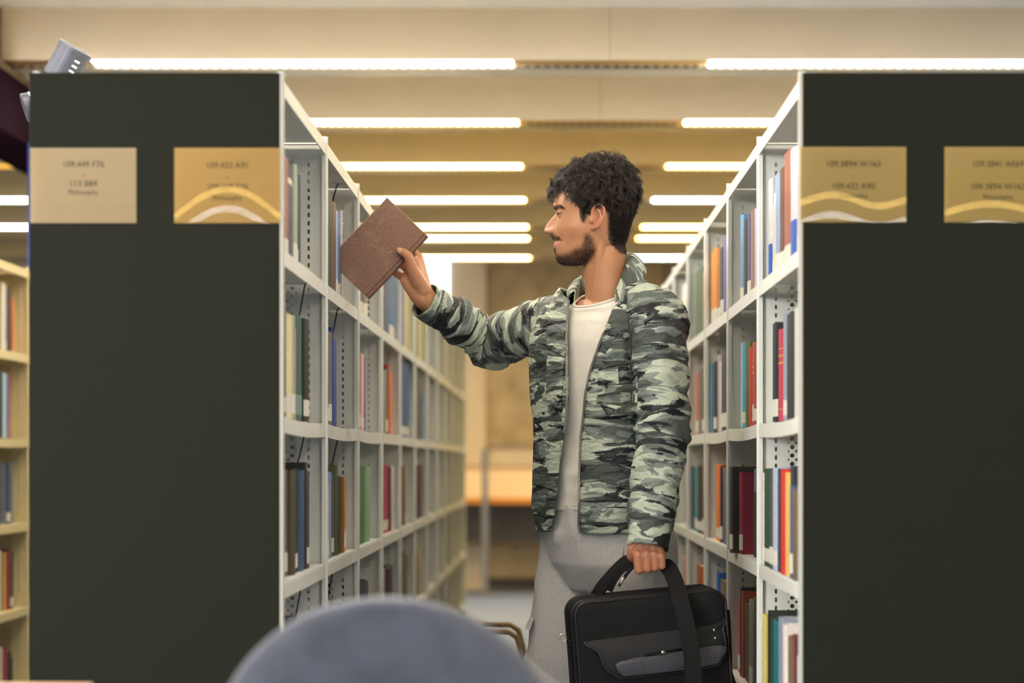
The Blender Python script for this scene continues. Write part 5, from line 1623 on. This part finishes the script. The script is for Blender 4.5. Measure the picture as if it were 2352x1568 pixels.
# local: x right, y away, z up; front face at y = 0
def rrect(x0, x1, z0, z1, r, n=8):
    pts = []
    for cx_, cz_, a0 in ((x1 - r, z1 - r, 0), (x0 + r, z1 - r, 90), (x0 + r, z0 + r, 180), (x1 - r, z0 + r, 270)):
        for k in range(n + 1):
            a = math.radians(a0 + 90 * k / n)
            pts.append((cx_ + r * math.cos(a), cz_ + r * math.sin(a)))
    return pts
def slab(mb, out, y0, y1, bul=0.0, bev=0.006):
    cx_ = sum(p[0] for p in out) / len(out); cz_ = sum(p[1] for p in out) / len(out)
    def sc(k, y): return [(cx_ + (x - cx_) * k, y, cz_ + (z - cz_) * k) for x, z in out]
    R = []
    for k, dy in ((0.55, -bul), (0.80, -bul * 0.7), (0.94, -bul * 0.2), (0.985, bev * 0.3), (1.0, bev)):
        R.append(sc(k, y0 + dy))
    for k, dy in ((1.0, -bev), (0.985, -bev * 0.3), (0.94, 0.0)):
        R.append(sc(k, y1 + dy))
    return mb.rings(R)
HW = BW / 2
slab(MB(), rrect(-HW, HW, -BH, 0, 0.032), 0.0, 0.030, 0.004).build('front_body', m_nyl, bag, smooth=True)
slab(MB(), rrect(-HW + 0.002, HW - 0.002, -BH + 0.002, 0.006, 0.034), 0.034, BD, 0.0).build('back_body', m_nyl, bag, smooth=True)
def loop(out, y, r, nm, m, par=None):
    pts = [Vector((x, y, z)) for x, z in out]
    return MB().tube(pts + [pts[0]], r, 8, cap=False).build(nm, m, par or bag, smooth=True)
loop(rrect(-HW + 0.002, HW - 0.002, -BH + 0.002, -0.002, 0.031), 0.003, 0.0032, 'piping', m_pip)
loop(rrect(-HW, HW, -BH, 0.0, 0.032), 0.031, 0.0032, 'piping', m_pip)
loop(rrect(-HW + 0.004, HW - 0.004, -BH + 0.004, 0.004, 0.034), 0.064, 0.0040, 'zip_line', m_web)
loop(rrect(-HW + 0.002, HW - 0.002, -BH, 0.006, 0.034), BD - 0.004, 0.0032, 'piping', m_pip)
# front pocket: upper panel and mesh lip
def panel(nm, out, y0, y1, m, bul=0.004, par=None):
    return slab(MB(), out, y0, y1, bul, 0.003).build(nm, m, par or bag, smooth=True)
pk = [(-0.142, -0.082), (0.150, -0.070), (0.163, -0.090), (0.163, -0.135), (0.150, -0.160), (0.120, -0.172), (-0.060, -0.178), (-0.095, -0.170), (-0.118, -0.150), (-0.130, -0.115)]
def smooth_loop(pts, n=6):
    out = []
    N = len(pts)
    for i in range(N):
        p0, p1, p2, p3 = [Vector((pts[(i + k) % N][0], pts[(i + k) % N][1], 0)) for k in (-1, 0, 1, 2)]
        for k in range(n):
            t = k / n
            q = 0.5 * (2 * p1 + (p2 - p0) * t + (2 * p0 - 5 * p1 + 4 * p2 - p3) * t * t + (3 * p1 - p0 - 3 * p2 + p3) * t ** 3)
            out.append((q.x, q.y))
    return out
pko = smooth_loop(pk)
fp = panel('front_pocket', pko, -0.014, 0.002, m_nyl2, 0.005)
a = co(fp.data); a[:, 1] += 0.0135 * sstep(a[:, 2], -0.125, -0.080) * (a[:, 1] < -0.002); setco(fp.data, a)
pts = [Vector((x, -0.010 + 0.0115 * float(sstep(np.array(z), -0.125, -0.080)), z)) for x, z in pko]
MB().tube(pts + [pts[0]], 0.0026, 8, cap=False).build('pocket_binding', mat('binding', '#2c2c30', 0.6), fp, smooth=True)
lipo = smooth_loop([(-0.095, -0.142), (-0.05, -0.133), (0.02, -0.128), (0.155, -0.126), (0.150, -0.152), (0.118, -0.168), (-0.058, -0.174), (-0.088, -0.165)])
ml_ = slab(MB(), lipo, -0.0245, -0.012, 0.004, 0.003)
me_ = ml_.mesh('mesh_lip')
a = co(me_)
a[:, 1] += vnoise(np.stack([a[:, 0] * 55, a[:, 2] * 14, a[:, 0] * 0], 1), 61) * 0.0015 * (a[:, 1] < -0.018)
setco(me_, a)
mlo = link('mesh_pocket', me_, m_mesh, fp, smooth=True); mlo['label'] = 'grey dotted mesh pocket'
MB().tube([(-0.030, -0.024, -0.130), (0.0, -0.030, -0.126), (0.040, -0.030, -0.123), (0.060, -0.024, -0.123)], 0.0032, 8).build('zip_cord', m_web, fp, smooth=True)
MB().ellipsoid((0.012, -0.033, -0.126), 0.006, 0.004, 0.0045).build('pull_bead', m_metal, fp, smooth=True)
for z in (-0.090, -0.108):
    MB().ellipsoid((0.140, -0.0175 + (0.007 if z > -0.1 else 0.003), z), 0.0035, 0.002, 0.0035, 12, 6).build('rivet', m_metal, fp, smooth=True)
# straps: near handle runs over the front, both meet in the fist
inv = bag.matrix_world.inverted()
def B(x, y, d): return inv @ P(x, y, d)
def strap(nm, pts, w, th, nrm_hint, n=40):
    c_ = crv(pts, n)
    R = []
    for i, p in enumerate(c_):
        t = (c_[min(i + 1, n)] - c_[max(i - 1, 0)]).normalized()
        hnt = nrm_hint(i / n)
        s_ = t.cross(hnt).normalized(); u_ = s_.cross(t).normalized()
        ww = w(i / n) if callable(w) else w
        R.append([p + s_ * ww / 2 * a_ + u_ * th / 2 * b__ for a_, b__ in ((-1, -1), (1, -1), (1, 1), (-1, 1))])
    o = MB().rings(R).build(nm, m_web, bag, smooth=False)
    return o
YN = Vector((0, -1, 0))
front_y = -0.032
strap('handle', [B(1466, 1291, 5.492), B(1490, 1290, 5.493), B(1516, 1292, 5.492), B(1534, 1302, 5.482), B(1549, 1330, 5.45), B(1561, 1372, 5.415), B(1574, 1425, 5.395), B(1585, 1480, 5.392), B(1591, 1530, 5.392), B(1594, 1585, 5.395), B(1596, 1660, 5.40)],
      lambda t: 0.026 if t < 0.25 else 0.038, 0.004, lambda t: Vector((0.25, -0.2, 1)).lerp(YN, min(1, max(0, (t - 0.12) * 4.5))))
strap('handle', [B(1500, 1292, 5.498), B(1470, 1291, 5.498), B(1452, 1286, 5.50), B(1436, 1291, 5.50), B(1415, 1310, 5.50), B(1395, 1332, 5.505), B(1379, 1352, 5.51), B(1366, 1378, 5.515)],
      lambda t: 0.030, 0.006, lambda t: Vector((-0.55, -0.75, 0.5)))
strap('handle_lining', [B(1452, 1296, 5.49), B(1430, 1306, 5.488), B(1412, 1328, 5.488), B(1398, 1356, 5.495)], 0.018, 0.004, lambda t: Vector((-0.2, -1, 0.1)))
sh_ = MB().tube([B(1455, 1300, 5.478), B(1441, 1316, 5.475), B(1433, 1327, 5.474)], 0.0042, 8).build('strap_end', m_web, bag, smooth=True)
MB().tube([B(1434, 1324, 5.474), B(1428, 1334, 5.472), B(1421, 1346, 5.472)], [0.004, 0.003, 0.004], 8).build('snap_hook', m_metal, bag, smooth=True)
# side rings
def ring(nm, c, r, th, ax1, ax2, par=None):
    pts = [Vector(c) + Vector(ax1) * r * math.cos(a) + Vector(ax2) * r * 1.35 * math.sin(a) for a in [2 * PI * k / 18 for k in range(19)]]
    return MB().tube(pts, th, 6, cap=False).build(nm, m_metal, par or bag, smooth=True)
ring('d_ring', B(1293, 1465, 5.43), 0.008, 0.0018, (0.75, 0, 0.6), (-0.45, 0.1, 0.7))
MB().box(-HW - 0.012, -HW + 0.004, 0.034, 0.046, -0.098, -0.086).build('ring_tab', m_web, bag)
ring('d_ring', B(1674, 1436, 5.50), 0.006, 0.0016, (0.9, 0.2, 0), (0, 0, 1))
ring('d_ring', B(1677, 1546, 5.50), 0.005, 0.0016, (0.9, 0.2, 0), (0, 0, 1))
strap('side_strap', [B(1671, 1400, 5.50), B(1674, 1450, 5.50), B(1676, 1500, 5.50), B(1677, 1540, 5.50), B(1686, 1570, 5.50)], 0.010, 0.003, lambda t: YN)

bpy.context.view_layer.update()
